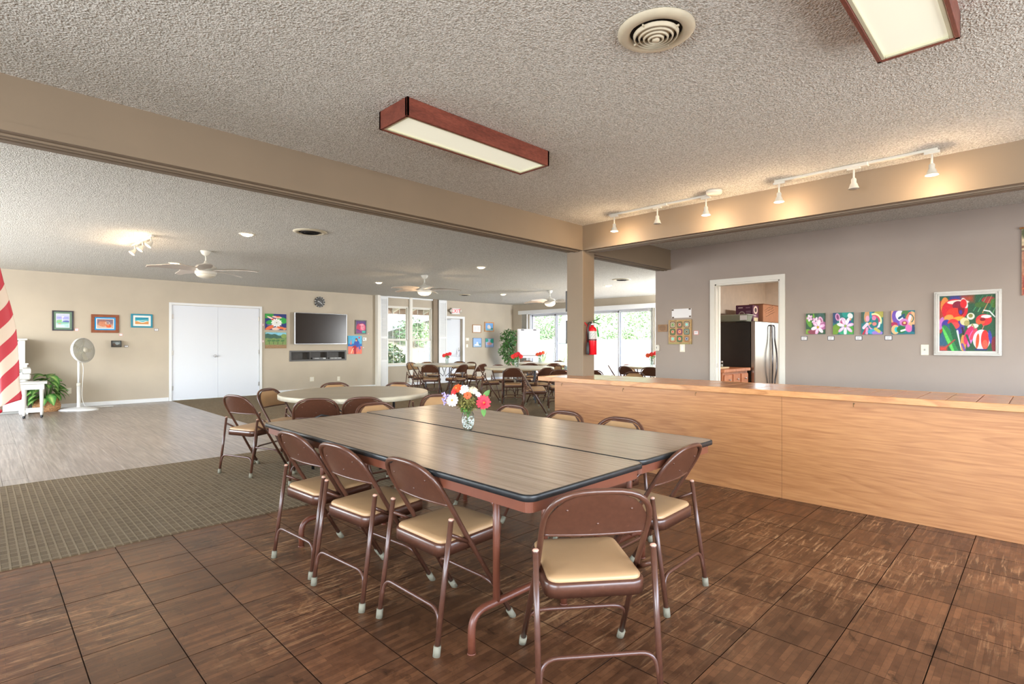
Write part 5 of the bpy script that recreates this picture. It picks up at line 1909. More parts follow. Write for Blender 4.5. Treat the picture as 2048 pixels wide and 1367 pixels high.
for k in range(5):
    p.line(.62 + .08 * k, .72 - .02 * k, .78 + .08 * k, .98, .018, [(60, 140, 90), (96, 160, 110), (190, 140, 90), (50, 120, 70), (110, 170, 120)][k], .006)
p.ell(.74, .82, .1, .05, (60, 100, 40)).ell(.57, .62, .07, .06, (236, 232, 214)).ell(.57, .63, .04, .035, (130, 130, 70)).ell(.46, .53, .08, .07, (214, 206, 160)).ell(.5, .5, .05, .05, (170, 160, 100)).ell(.61, .44, .1, .045, (236, 230, 210), 8).line(.6, .48, .56, .4, .02, (150, 140, 90)).line(.6, .48, .64, .4, .02, (150, 140, 90))
p.ell(.8, .55, .14, .1, (222, 40, 50)).ell(.74, .52, .08, .05, (236, 90, 50)).ell(.84, .61, .09, .03, (240, 220, 226)).ell(.78, .56, .05, .03, (130, 10, 30)).line(.8, .72, .9, .7, .02, (236, 240, 240)).line(.9, .7, .99, .6, .02, (236, 240, 240)).line(.75, .46, .64, .2, .05, (30, 96, 60), .03).line(.8, .45, .74, .3, .015, (200, 120, 110))
p.ell(.1, .22, .1, .3, (40, 90, 120), -20).ell(.2, .2, .08, .3, (40, 130, 70), 25).ell(.17, .18, .03, .28, (90, 200, 90), 25).ell(.3, .25, .06, .28, (24, 90, 60), 20).line(.1, .05, .28, .2, .03, (150, 70, 60)).line(.33, .36, .4, .02, .035, (230, 236, 240), .01).ell(.44, .14, .05, .16, (206, 140, 70)).line(.42, .12, .46, .02, .04, (110, 70, 160)).line(.44, .3, .42, .42, .03, (40, 30, 40))
p.ell(.54, .28, .08, .17, (200, 40, 100), -20).ell(.57, .22, .04, .16, (206, 110, 190), -18).ell(.62, .3, .04, .12, (216, 60, 90), -30).line(.5, .28, .6, .02, .04, (30, 80, 60), .02).ell(.76, .2, .15, .18, (226, 226, 236)).ell(.69, .18, .03, .13, (234, 80, 40), -6).ell(.82, .2, .07, .17, (226, 40, 40)).ell(.91, .25, .03, .12, (60, 60, 160), 8).ell(.82, .12, .05, .08, (236, 90, 70)).rect(.64, .86, .015, .04, (40, 40, 110)).ell(.98, .12, .05, .14, (130, 40, 50)).rect(0, .14, 0, .08, (214, 60, 50), .03)
framed('framed_picture', 'large white framed painting of red and green flowers at the right of the taupe wall', 'picture', (XR, .5755, 1.478), RR, .535, .672, .047, (206, 204, 200), p, None, 0, .03, radians(-.9), None, .45, 2)

# textile at the right edge of the view
p = Paint(60, 60, (206, 186, 150), 35, 10)
p.rect(0, 1, 0, .34, (150, 66, 56), .02).line(0, .3, 1, .3, .02, (206, 120, 80)).line(0, .1, 1, .1, .02, (206, 120, 80)).line(0, .72, 1, .80, .03, (110, 60, 40)).line(0, .66, 1, .70, .02, (60, 50, 50)).rect(0, .08, .3, .66, (176, 120, 96)).ell(.05, .93, .06, .08, (90, 96, 66)).ell(.4, .55, .2, .1, (120, 110, 90))
t = thing('woven_hanging', 'woven wall hanging cut off by the right edge of the view', 'textile', (XR, -.13, 2.066), RR)
g = grid_mesh('cloth', p, .60, .656, m_paint, -.018, -.295, -.328, .012)
g.parent = t
MB().tube([(-.31, -.02, .33), (.31, -.02, .33)], .010, 8).build('hanging_rod', m_oak2, t)

# ------------------------------------------------------------------ kitchen seen through the doorway
kf = holder('floor_kitchen')
MB().box(7.38, 10.9, -1.2, 3.88, -.008, .002).build('vinyl_floor', M('kitchen_vinyl', (180, 170, 156), .4), kf)
m_kw = M_wood('kitchen_cabinet_wood', (196, 126, 84), (182, 110, 70), (156, 88, 54), (3, 3, .6), .35, 1.2, 2.0, coat=.2, streak=.4)
t = thing('kitchen_cabinet', 'orange wood kitchen cabinet with three knobbed drawers, left of the dark fridge', 'cabinet', (7.86, 3.5, 0))
MB().cbox(-.44, .44, -.28, .34, .08, .855, .003).box(-.44, .44, -.22, .34, .003, .08).build('body', m_kw, t)
MB().cbox(-.46, .47, -.32, .36, .855, .90, .006).build('worktop', m_kw, t)
for k in range(3):
    x = -.425 + k * .287
    d = MB().cbox(x + .01, x + .265, -.305, -.28, .665, .82, .008).build('drawer', m_kw, t)
    MB().lathe([(.006, 0), (.006, .012), (.014, .020), (.012, .028), (0, .030)], 12, Matrix.Translation((x + .137, -.305, .745)) @ Matrix.Rotation(radians(90), 4, 'X')).build('knob', m_steel, d)
    d = MB().cbox(x + .01, x + .265, -.300, -.28, .10, .645, .008).build('door', m_kw, t)
    MB().lathe([(.006, 0), (.006, .012), (.014, .020), (.012, .028), (0, .030)], 12, Matrix.Translation((x + .23, -.30, .58)) @ Matrix.Rotation(radians(90), 4, 'X')).build('knob', m_steel, d)
t = thing('cutting_board', 'pale wooden board on the kitchen cabinet under the small glass shakers', 'board', (7.62, 3.42, .90))
MB().cbox(-.19, .22, -.12, .12, .0, .022, .005).build('board', M_wood('pale_maple', (222, 200, 160), (208, 184, 142), (190, 162, 120), (2, 8, 8), .5, 1, 2, streak=.4), t)
m_shk = M_glass('shaker_glass', (236, 236, 230), .1)
for k in range(6):
    x, y = 7.47 + .062 * k, 3.36 + (.07 if k % 2 else 0)
    s = thing('salt_shaker', ('small glass salt shaker on the pale board in the kitchen, %s of six' % ('first', 'second', 'third', 'fourth', 'fifth', 'sixth')[k]), 'shaker', (x, y, .922), 0, 'shakers on the kitchen board')
    MB().lathe([(.016, 0), (.019, .01), (.017, .06), (.014, .065)], 12).build('glass_body', m_shk, s)
    MB().lathe([(.014, .002), (.0145, .04), (0, .041)], 10).build('salt', m_white, s)
    MB().lathe([(.015, .062), (.016, .08), (.009, .088), (0, .089)], 12).build('lid', m_steel, s)
m_frb = M('fridge_side_black', (36, 33, 32), .3, var=.08, bstr=.12, bscale=300)
m_ss = M('stainless_door', (196, 192, 190), .22, 1.0, var=.02)
t = thing('refrigerator', 'tall fridge with a black side and stainless doors in the kitchen', 'fridge', (8.40, 3.165, 0))
MB().cbox(0, 1.36, .05, .69, .02, 1.60, .006).build('body', m_frb, t)
MB().box(.03, 1.33, .08, .6, .002, .03).build('plinth', m_black, t)
for x0, x1, hx in ((.004, .677, .625), (.683, 1.356, .735)):
    d = MB().cbox(x0, x1, -.02, .048, .06, 1.612, .012).build('door', m_ss, t)
    s = 1 if hx > .68 else -1
    pts = [(hx, -.02, 1.56), (hx, -.055, 1.55), (hx, -.06, 1.3), (hx + s * .035, -.075, 1.15), (hx + s * .045, -.08, .98), (hx + s * .035, -.075, .8), (hx, -.06, .66), (hx, -.055, .3), (hx, -.02, .28)]
    MB().tube(fillet(pts, .12, 5), .013, 8).build('handle', M('dark_chrome', (110, 110, 116), .2, .9, var=0), d)
t = thing('storage_bin', 'grey green plastic bin with a white label on top of the fridge', 'bin', (8.57, 3.53, 1.612))
MB().loft([[Vector((x, y, z)) for x, y in rrect(-.12 - g, .13 + g, -.25 - g, .25 + g, .03, 4)] for z, g in ((.002, -.02), (.10, 0))]).build('tub', M('bin_green_grey', (132, 134, 118), .5, var=.03), t)
MB().loft([[Vector((x, y, z)) for x, y in rrect(-.13, .14, -.265, .265, .03, 4)] for z in (.10, .112)]).build('rim', M('bin_rim', (150, 152, 138), .5), t)
MB().box(-.121, -.117, -.245, -.14, .02, .095).xf(Matrix.Translation((-.004, 0, 0))).build('paper_label', m_paper, t)
t = thing('appliance_box', 'purple printed carton on the fridge in front of the brown cardboard box', 'box', (8.875, 3.445, 1.612))
MB().cbox(-.124, .124, -.134, .134, .001, .27, .002).build('carton', M('purple_carton', (84, 34, 66), .5, var=.03), t)
p = Paint(60, 60, (84, 34, 66), 40, 4)
p.ell(.36, .42, .2, .22, (206, 196, 190)).ell(.36, .5, .14, .1, (110, 70, 80)).rect(.14, .42, .84, .9, (220, 200, 206)).rect(.6, .86, .84, .88, (180, 140, 160))
for k in range(4):
    p.rect(.62, .9, .62 - .1 * k, .645 - .1 * k, (200, 170, 186))
g = grid_mesh('front_print', p, .26, .262, m_paint, 0, -.13, -.131)
g.parent = t
g.location = (-.1252, 0, .136)
g.rotation_euler = (0, 0, RR)
p = Paint(40, 50, (92, 40, 66), 41, 4).ell(.5, .72, .34, .24, (226, 200, 180)).ell(.5, .72, .2, .14, (60, 30, 40)).rect(.2, .9, .0, .26, (206, 190, 150)).rect(.2, .6, .34, .4, (210, 180, 190))
g = grid_mesh('side_print', p, .24, .262, m_paint, -.1352, -.12, .005)
g.parent = t
t = thing('cardboard_box', 'brown cardboard box with black handwriting on top of the fridge', 'box', (9.37, 3.47, 1.612))
MB().cbox(-.34, .36, -.22, .22, .001, .295, .003).build('carton', M('brown_cardboard', (164, 112, 80), .8, var=.04), t)
MB().cbox(-.36, .38, -.235, .0, .295, .302, .002).build('flap', M('brown_cardboard', (164, 112, 80), .8, var=.04), t)
mb = MB()
rr = random.Random(4)
for r in range(4):
    x = -.28 + .02 * r
    pts = []
    for i in range(18):
        pts.append((x + i * .024, -.2215, .20 - r * .035 + .0058 * i + rr.uniform(-.011, .011)))
    mb.tube(pts, .0022, 4)
mb.build('handwriting', M('marker_ink', (70, 46, 36), .6), t)
# window over the far kitchen counter, with a pink valance and blind
w = holder('window_3')
mb = MB()
for q in ((1.2, 1.25, .95, 2.05), (2.55, 2.6, .95, 2.05), (1.25, 2.55, 2.0, 2.05), (1.25, 2.55, .95, 1.0), (1.88, 1.92, 1.0, 2.0)):
    mb.cbox(10.92, 11.0, q[0], q[1], q[2], q[3], .003)
mb.build('window_frame', m_white, w)
MB().box(10.955, 10.96, 1.24, 2.56, .99, 2.01).build('pane', m_glass, w)
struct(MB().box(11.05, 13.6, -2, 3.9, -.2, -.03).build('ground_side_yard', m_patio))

# ------------------------------------------------------------------ fire extinguisher on the column
t = thing('fire_extinguisher', 'red fire extinguisher hung on the column above the counter', 'extinguisher', (5.10, 3.765, 1.135))
m_exred = M('extinguisher_red', (206, 20, 36), .25, var=.02, coat=.3)
MB().lathe([(.046, 0), (.052, .006), (.052, .285), (.048, .305), (.034, .322), (.018, .330), (.018, .345)], 24).build('cylinder', m_exred, t)
MB().lathe([(.0525, .185), (.0525, .275)], 24, None, True, False).build('label', M('extinguisher_label', (200, 200, 200), .5, var=.02), t)
mb = MB()
for k in range(6):
    for a in range(-3, 4):
        aa = radians(-135 + a * 11)
        x, y, z = .0532 * cos(aa), .0532 * sin(aa), .262 - k * .013
        if (a + k) % 3:
            mb.box(x - .0035, x + .0035, y - .0035, y + .0035, z - .002, z + .002)
stuff(mb.build('label_print', M('label_grey_print', (120, 120, 126), .5), t))
MB().lathe([(.0532, .168), (.0532, .182)], 24, None, True, False).build('strap', m_black, t)
mb = MB().lathe([(.016, .34), (.020, .35), (.020, .375), (.012, .385), (.012, .395)], 14)
mb.build('valve', m_chrome, t)
MB().tube([(.0, 0, .39), (.02, -.03, .405), (.07, -.06, .43)], .006, 6).tube([(0, 0, .385), (.03, -.03, .375), (.06, -.06, .36)], .006, 6).build('lever', M('lever_green', (46, 96, 58), .5), t)
MB().tube(fillet([(0, 0, .365), (-.05, .01, .385), (-.07, .012, .32), (-.07, .012, .15)], .03, 5), .010, 8).build('hose', m_black, t)
MB().lathe([(.010, .15), (.014, .14), (.014, .12), (.018, .11), (.020, .01), (.018, .005)], 14, Matrix.Translation((-.07, .012, 0))).build('nozzle', m_black, t)
MB().cbox(-.02, .02, .045, .068, .10, .36, .003).tube([(-.045, .05, .345), (-.06, .068, .38)], .006, 6).build('wall_bracket', m_exred, t)
MB().loft([[Vector((.045, -.03, .33)), Vector((.062, -.03, .33)), Vector((.062, -.028, .33)), Vector((.045, -.028, .33))],
           [Vector((.062, -.03, .21)), Vector((.098, -.03, .21)), Vector((.098, -.028, .21)), Vector((.062, -.028, .21))]]).build('inspection_tag', M('tag_green', (40, 140, 66), .6), t)

for zc, hh, lab in ((1.775, .25, 'upper'), (1.405, .28, 'lower')):
    p = Paint(20, 20, (150, 150, 150), 44, 20)
    framed('framed_picture', 'black framed picture seen edge on at the far side of the column, the %s one' % lab, 'picture', (5.123, 4.078, zc), radians(180), .205, hh, .02, (40, 38, 40), p, depth=.028)

# ------------------------------------------------------------------ bouquets
m_vase = M_glass('clear_vase', (240, 246, 244), .12)
m_gem = M('glass_gems', (214, 224, 220), .12, var=.25, scale=60)
m_stem = M('stem_green', (82, 110, 56), .6)
m_fol = M('olive_foliage', (112, 108, 56), .7, var=.3, scale=20)
m_lf = M('fresh_leaf', (74, 124, 50), .55, var=.15, scale=12)
FC = {'red': M('petal_red', (222, 26, 56), .55, var=.12, scale=30), 'white': M('petal_white', (240, 242, 248), .55, var=.02), 'orange': M('petal_orange', (242, 84, 40), .55, var=.15, scale=30),
      'beige': M('petal_beige', (222, 212, 184), .6, var=.05), 'purple': M('petal_purple', (168, 156, 206), .6, var=.12, scale=40), 'scarlet': M('petal_scarlet', (232, 40, 44), .55, var=.1, scale=30)}
m_ctr = M('flower_centre', (176, 140, 60), .7)


def flower(parent, c, nrm, r, kind, rows=2, n=12, rng=random.Random(6)):
    q = Vector(nrm).normalized().to_track_quat('Z', 'Y').to_matrix().to_4x4()
    m = Matrix.Translation(c) @ q
    mb = MB()
    for k in range(rows):
        rr = r * (1 - .28 * k)
        nn = n - 2 * k
        for i in range(nn):
            a = 2 * pi * (i + .5 * k) / nn + rng.uniform(-.06, .06)
            w = rr * .95 * pi / nn
            zz = .004 + .30 * k * r
            ca, sa = cos(a), sin(a)
            L = rr * rng.uniform(.9, 1.05)
            pts = [(.1 * r, 0, zz * .6), (.6 * L, w, zz + .06 * r), (L, w * .5, zz * .6), (L, -w * .5, zz * .6), (.6 * L, -w, zz + .06 * r)]
            mb.add([m @ Vector((x * ca - y * sa, x * sa + y * ca, z)) for x, y, z in pts], [(0, 1, 2, 3, 4)], True)
    f = mb.build('flower', FC[kind], parent)
    if r > .025:
        MB().ball(m @ Vector((0, 0, r * .3)), r * .2, 8, (1, 1, 1)).build('flower_centre', m_ctr, f)
    return f


def leafblade(mb, base, tip, w, up=(0, 0, 1)):
    b, t_ = Vector(base), Vector(tip)
    d = t_ - b
    s = d.cross(Vector(up)).normalized()
    n = s.cross(d).normalized()
    pts = []
    for u, ww in ((0, .08), (.25, .8), (.5, 1), (.75, .7), (1, .02)):
        c = b + d * u - n * (d.length * .12 * (u * u)) + n * .0
        pts.append((c - s * w * ww / 2 + n * w * .12 * ww, c, c + s * w * ww / 2 + n * w * .12 * ww))
    k = len(mb.v)
    for a in pts:
        mb.v += [tuple(q) for q in a]
    for i in range(4):
        for j in range(2):
            mb.f.append((k + 3 * i + j, k + 3 * i + j + 1, k + 3 * i + 4 + j, k + 3 * i + 3 + j))
            mb.sm.append(True)
            mb.mi.append(0)
    return mb


rb = random.Random(31)
VR, VF = Vector((.7071, -.7071, 0)), Vector((-.7071, -.7071, 0))   # to the right and towards the room's near corner


def at(rt, fw, z):
    v = VR * rt + VF * fw
    return Vector((v.x, v.y, z))


def vase(t, s=1.0):
    prof = [(.0, .002), (.026, .002), (.030, .012), (.038, .05), (.0405, .078), (.036, .102), (.025, .118), (.024, .124), (.033, .142)]
    MB().lathe([(a * s, b * s) for a, b in prof], 24, None, True, False).build('vase', m_vase, t)
    mb = MB()
    for _ in range(int(70)):
        z = rb.uniform(.010, .082)
        R = np.interp(z, [.0, .012, .05, .08], [.02, .026, .033, .034]) * s
        a, r = rb.uniform(0, 6.28), R * sqrt(rb.uniform(.2, 1))
        mb.ball((r * cos(a), r * sin(a), z * s), .0052 * s, 6, (1, 1, .7))
    stuff(mb.build('glass_gems', m_gem, t))


t = thing('bouquet', 'glass vase of mixed red, white and orange flowers on the brown tables', 'bouquet', (2.108, 2.487, .7405))
vase(t)
FL = [((.095, .02, .172), (.2, 1, .05), .045, 'red', 3, 13), ((-.090, .03, .186), (-.25, 1, .1), .038, 'white', 2, 12), ((-.028, -.01, .246), (-.1, .75, .7), .036, 'white', 3, 12),
      ((.028, -.02, .240), (.2, .6, .8), .034, 'beige', 3, 12), ((-.068, -.01, .25), (-.4, .7, .6), .034, 'orange', 2, 8), ((-.085, 0, .232), (-.6, .7, .3), .024, 'scarlet', 2, 8),
      ((.0, .03, .214), (0, 1, .3), .024, 'orange', 2, 7), ((.06, -.02, .214), (.4, .6, .6), .022, 'white', 2, 9)]
for c, nrm, r, kind, rows, n in FL:
    flower(t, at(*c), VR * nrm[0] + VF * nrm[1] + Vector((0, 0, nrm[2])), r, kind, rows, n)
    MB().tube(fillet([(0, 0, .03), (c[0] * .1 * VR.x, c[0] * .1 * VR.y, .13), tuple(at(c[0], c[1] * .6, c[2]))], .05, 4), .0016, 5).build('stem', m_stem, t)
mb = MB()
for _ in range(34):
    mb.ball(at(-.138 + rb.gauss(0, .012), rb.gauss(0, .012), .196 + rb.gauss(0, .018)), .006, 6)
stuff(mb.build('statice_sprig', FC['purple'], t))
stuff(leaves(MB(), tuple(at(-.005, .01, .165)), (.062, .062, .048), 420, .02, rb, 0, .1).build('foliage', m_fol, t))
stuff(leaves(MB(), tuple(at(-.01, .01, .135)), (.036, .036, .028), 90, .02, rb, .3, .1).build('low_foliage', m_lf, t))
leafblade(MB(), at(.09, 0, .20), at(.135, -.01, .245), .03, VF).build('leaf', m_lf, t)
leafblade(MB(), at(.095, .02, .15), at(.098, .03, .085), .032, VF).build('leaf', m_lf, t)
leafblade(MB(), at(.02, .02, .14), at(-.12, .05, .16), .012, (0, 0, 1)).build('leaf', m_fol, t)


def small_bouquet(label, loc, kinds, s=1.0):
    t = thing('bouquet', label, 'bouquet', loc, 0, 'small bouquets on the dining tables')
    vase(t, s)
    k = len(kinds)
    for i, kd in enumerate(kinds):
        x = (-.07 + .14 * i / max(1, k - 1)) * s
        z = (.20 + .02 * ((i * 7) % 3)) * s
        flower(t, at(x, .02, z), VR * (x * 4) + VF + Vector((0, 0, .4)), .048 * s, kd, 3, 11)
        MB().tube([(0, 0, .03), tuple(at(x * .8, .01, z * .9))], .0025, 5).build('stem', m_stem, t)
    stuff(leaves(MB(), (0, 0, .185 * s), (.07 * s, .07 * s, .05 * s), 120, .035, rb, 0, .1).build('foliage', m_lf, t))


small_bouquet('small vase of red flowers on the round table by the grid windows', (8.22, 10.50, .757), ('scarlet', 'scarlet', 'red'), 1.05)
small_bouquet('vase of bright red flowers on the middle dining table', (8.20, 8.05, .757), ('scarlet', 'scarlet', 'red', 'scarlet'), 1.15)
small_bouquet('vase of orange red flowers on the far dining table below the window', (10.45, 9.40, .757), ('orange', 'scarlet', 'orange'), 1.1)
small_bouquet('vase of red flowers seen over the counter beside the taupe wall', (10.62, 6.22, .757), ('orange', 'scarlet', 'scarlet'), 1.2)

# ------------------------------------------------------------------ left: piano, bench, plant, fan, flag
m_pw = M('piano_white', (206, 205, 200), .4, var=.015)
t = thing('piano', 'white upright piano against the back wall, mostly behind the flag', 'piano', (-.1, 13.1, .003))
X0, X1 = -.72, .70
mb = MB().cbox(X0 + .06, X1 - .06, .06, .44, 0, 1.30, .006)
mb.cbox(X0, X0 + .09, -.02, .44, 0, 1.32, .006).cbox(X1 - .09, X1, -.02, .44, 0, 1.32, .006)
mb.build('case', m_pw, t)
MB().cbox(X0 - .03, X1 + .03, -.05, .46, 1.32, 1.352, .008).build('lid', m_pw, t)
for a, b in ((X0 + .12, -.02), (.0, X1 - .12)):
    mb = MB()
    for q in ((a, b, 1.22, 1.26), (a, b, .98, 1.02), (a, a + .04, 1.02, 1.22), (b - .04, b, 1.02, 1.22)):
        mb.cbox(q[0], q[1], .035, .062, q[2], q[3], .006)
    mb.build('upper_panel', m_pw, t)
MB().cbox(X0 - .02, X1 + .04, -.10, .06, .88, .905, .006).loft([[Vector((x, y, z)) for x, y in ((X0, -.02 - g), (X1 + .02, -.02 - g), (X1 + .02, .06), (X0, .06))] for z, g in ((.80, .14), (.84, .06), (.88, .05))]).build('music_shelf', m_pw, t)
MB().cbox(X0, X1 + .06, -.32, .06, .62, .72, .02).build('key_bed', m_pw, t)
for a, b in ((X0, X0 + .10), (X1 - .04, X1 + .06)):
    mb = MB()
    prof = fillet([Vector((0, .02, .72)), Vector((0, -.30, .72)), Vector((0, -.32, .81)), Vector((0, -.18, .82)), Vector((0, .02, .84))], .04, 4)
    mb.loft([[Vector((a, p_.y, p_.z)) for p_ in prof], [Vector((b, p_.y, p_.z)) for p_ in prof]])
    mb.build('cheek', m_pw, t)
MB().box(X0 + .10, X1 - .05, -.27, -.12, .72, .745).build('white_keys', m_white, t)
bk = MB()
for k in range(36):
    if k % 7 not in (2, 6):
        x = X0 + .13 + k * .0345
        bk.box(x, x + .012, -.21, -.12, .745, .755)
stuff(bk.build('black_keys', m_black, t))
for x in (X0 + .10, X1 - .03):
    MB().lathe([(.055, .0), (.055, .09), (.045, .10), (.062, .13), (.040, .16), (.032, .20), (.044, .42), (.05, .50), (.036, .53), (.055, .56), (.055, .62)], 16, Matrix.Translation((x, -.24, 0))).build('leg', m_pw, t)
    MB().cbox(x - .06, x + .06, -.31, .06, .0, .08, .01).build('toe_block', m_pw, t)
MB().cbox(X0, X1, -.0, .06, .04, .62, .006).build('lower_panel', m_pw, t)

t = thing('piano_bench', 'white piano bench on black casters in front of the piano', 'bench', (.62, 12.30, .003), radians(-4))
MB().cbox(-.24, .23, -.20, .28, .575, .605, .008).build('seat', m_pw, t)
MB().cbox(-.20, .19, -.165, .24, .48, .575, .005).build('apron', m_pw, t)
for x in (-.07, .155):
    for y in (-.14, .21):
        MB().lathe([(.018, .04), (.022, .08), (.026, .12), (.020, .14), (.030, .47), (.030, .48)], 12, Matrix.Translation((x, y, 0))).build('leg', m_pw, t)
        MB().lathe([(.014, -.003), (.02, .008), (.02, .03), (.012, .04)], 12, Matrix.Translation((x, y, 0))).build('caster', m_black, t)
MB().cbox(-.07, .155, -.155, -.125, .09, .14, .006).cbox(-.07, .155, .195, .225, .09, .14, .006).build('stretcher', m_pw, t)


def M_variegated():
    m, nt, bs, out = nodes_of('variegated_leaf')
    a = N(nt, 'ShaderNodeAttribute', attribute_name='Col')
    nt.links.new(a.outputs['Color'], bs.inputs['Base Color'])
    bs.inputs['Roughness'].default_value = .35
    return m


m_var = M_variegated()


def var_leaf_mesh(L, W, droop, seed):
    rng = np.random.default_rng(seed)
    nu, nv = 10, 6
    vs, cols, fs = [], [], []
    for i in range(nu + 1):
        u = i / nu
        w = W * sin(pi * (u ** .8)) ** .8 * .5 if 0 < u < 1 else .002
        for j in range(nv + 1):
            v = -1 + 2 * j / nv
            z = .25 * L * u - droop * L * u * u + .25 * abs(v) * w
            vs.append((L * u, v * w, z))
            k = max(0, 1 - abs(v) * 1.25) * (.55 + .45 * sin(pi * u)) + rng.normal(0, .08)
            k = min(1, max(0, k))
            c0, c1 = np.array((44, 104, 36)), np.array((176, 200, 120))
            cols.append(lin(c0 * (1 - k) + c1 * k))
    for i in range(nu):
        for j in range(nv):
            a = i * (nv + 1) + j
            fs.append((a, a + nv + 1, a + nv + 2, a + 1))
    me = bpy.data.meshes.new('leaf')
    me.from_pydata(vs, [], fs)
    me.polygons.foreach_set('use_smooth', [True] * len(fs))
    at_ = me.color_attributes.new('Col', 'FLOAT_COLOR', 'POINT')
    at_.data.foreach_set('color', np.array(cols, dtype=np.float32).ravel())
    me.materials.append(m_var)
    return me


t = thing('potted_plant', 'variegated leafy plant in a woven basket between bench and standing fan', 'plant', (.90, 13.18, .003))
mb = MB()
m_wick = M('wicker', (186, 140, 96), .8, var=.2, scale=50)
for k in range(9):
    z = .012 + k * .026
    r = .145 + .045 * sin(pi * min(1, (k + 1.5) / 9))
    pts = [(cos(2 * pi * i / 40) * (r + (.005 if (i + k) % 2 else -.004)), sin(2 * pi * i / 40) * (r + (.005 if (i + k) % 2 else -.004)), z) for i in range(40)]
    MB().tube(pts, .0145, 6, True).build('wicker_row', m_wick, t)
MB().lathe([(.12, .004), (.14, .01), (.165, .10), (.15, .22), (.0, .215)], 20).build('soil_liner', M('plant_soil', (64, 46, 34), .9), t)
lm = [var_leaf_mesh(.24, .135, .5, 1), var_leaf_mesh(.21, .125, .75, 2), var_leaf_mesh(.22, .12, .3, 3)]
rl = random.Random(8)
for k in range(46):
    tier = k % 4
    a = k * 2.4 + rl.uniform(-.3, .3)
    base_z = (.30, .40, .50, .60)[tier] + rl.uniform(-.05, .06)
    rad = (.13, .12, .08, .04)[tier]
    o = bpy.data.objects.new('leaf', lm[k % 3])
    COL.objects.link(o)
    o.parent = t
    o.location = (cos(a) * rad, sin(a) * rad, base_z)
    o.rotation_euler = (rl.uniform(-.3, .3), rl.uniform(-.15, .45) + (.35 if tier == 0 else -.25 if tier == 3 else 0), a)
    s = rl.uniform(.85, 1.15)
    o.scale = (s, s, s)
for k in range(8):
    a = k * .8
    MB().tube([(cos(a) * .03, sin(a) * .03, .2), (cos(a) * .08, sin(a) * .08, .42), (cos(a) * .10, sin(a) * .10, .55)], [.010, .007, .004], 6).build('stalk', m_stem, t)

# standing fan
t = thing('standing_fan', 'white standing fan on an oval base, its round head turned right', 'fan', (1.345, 12.97, .003))
m_fw = M('fan_plastic_white', (218, 217, 214), .35, var=.01)
m_fg = M('fan_grille', (206, 202, 188), .4, var=.03)
mb = MB()
for rows in (1,):
    rings = []
    for z, k in ((0, 1.0), (.012, 1.0), (.03, .86), (.05, .5), (.06, .2)):
        rings.append([Vector((cos(2 * pi * i / 36) * .34 * k, sin(2 * pi * i / 36) * .21 * k, z)) for i in range(36)])
    mb.loft(rings, True)
mb.xf(Matrix.Rotation(radians(-40), 4, 'Z'))
mb.build('base', m_fw, t)
MB().lathe([(.038, .05), (.030, .08), (.030, .46)], 16).build('lower_pole', m_fw, t)
MB().lathe([(.033, .455), (.034, .46), (.034, .50), (.028, .515)], 16).build('height_collar', m_fg, t)
MB().lathe([(.021, .50), (.021, .98)], 16).build('upper_pole', m_fw, t)
hd = Vector((.62, -.78, .10)).normalized()
Q = Matrix.Translation((.06, -.06, 1.135)) @ hd.to_track_quat('Z', 'Y').to_matrix().to_4x4()
MB().lathe([(0, -.16), (.05, -.155), (.07, -.10), (.06, -.06)], 18, Q).build('motor', m_fw, t)
MB().lathe([(.06, -.075), (.15, -.07), (.215, -.05), (.236, -.02), (.238, .012), (.228, .02)], 36, Q, True, False).build('rear_housing', m_fw, t)
for k in range(9):
    r = .05 + .0205 * k
    z = .052 - .032 * (r / .22) ** 2.2
    MB().tube([Q @ Vector((cos(2 * pi * i / 36) * r, sin(2 * pi * i / 36) * r, z)) for i in range(36)], .0026, 5, True).build('grille_ring', m_fg, t)
gr = MB()
for k in range(24):
    a = 2 * pi * k / 24
    gr.tube([Q @ Vector((cos(a + u * .9) * r, sin(a + u * .9) * r, .052 - .032 * (r / .22) ** 2.2 - .003)) for u, r in ((0, .05), (.33, .11), (.66, .17), (1, .228))], .0018, 4)
stuff(gr.build('grille_wires', m_fg, t))
MB().lathe([(.055, .046), (.05, .060), (0, .063)], 20, Q).build('grille_badge', m_fg, t)
for k in range(5):
    a = 2 * pi * k / 5
    vs = []
    for i in range(5):
        r = .04 + .16 * i / 4
        w = .02 + .05 * (i / 4) ** .7
        for sg in (-1, 1):
            an = a + sg * w / r * .5
            vs.append(Q @ Vector((cos(an) * r, sin(an) * r, -.02 + sg * .018)))
    MB().add(vs, [(2 * i, 2 * i + 1, 2 * i + 3, 2 * i + 2) for i in range(4)], True).build('blade', m_fg, t)
cd = [(.03, -.04, .98), (.065, -.06, .8), (.05, -.05, .5), (.04, -.04, .25), (.08, -.06, .06), (.30, .06, .012), (.42, .26, .010), (.60, .20, .010), (.44, .34, .010), (.1, .45, .010)]
MB().tube(fillet(cd, .08, 4), .0045, 6).build('cord', m_fw, t)

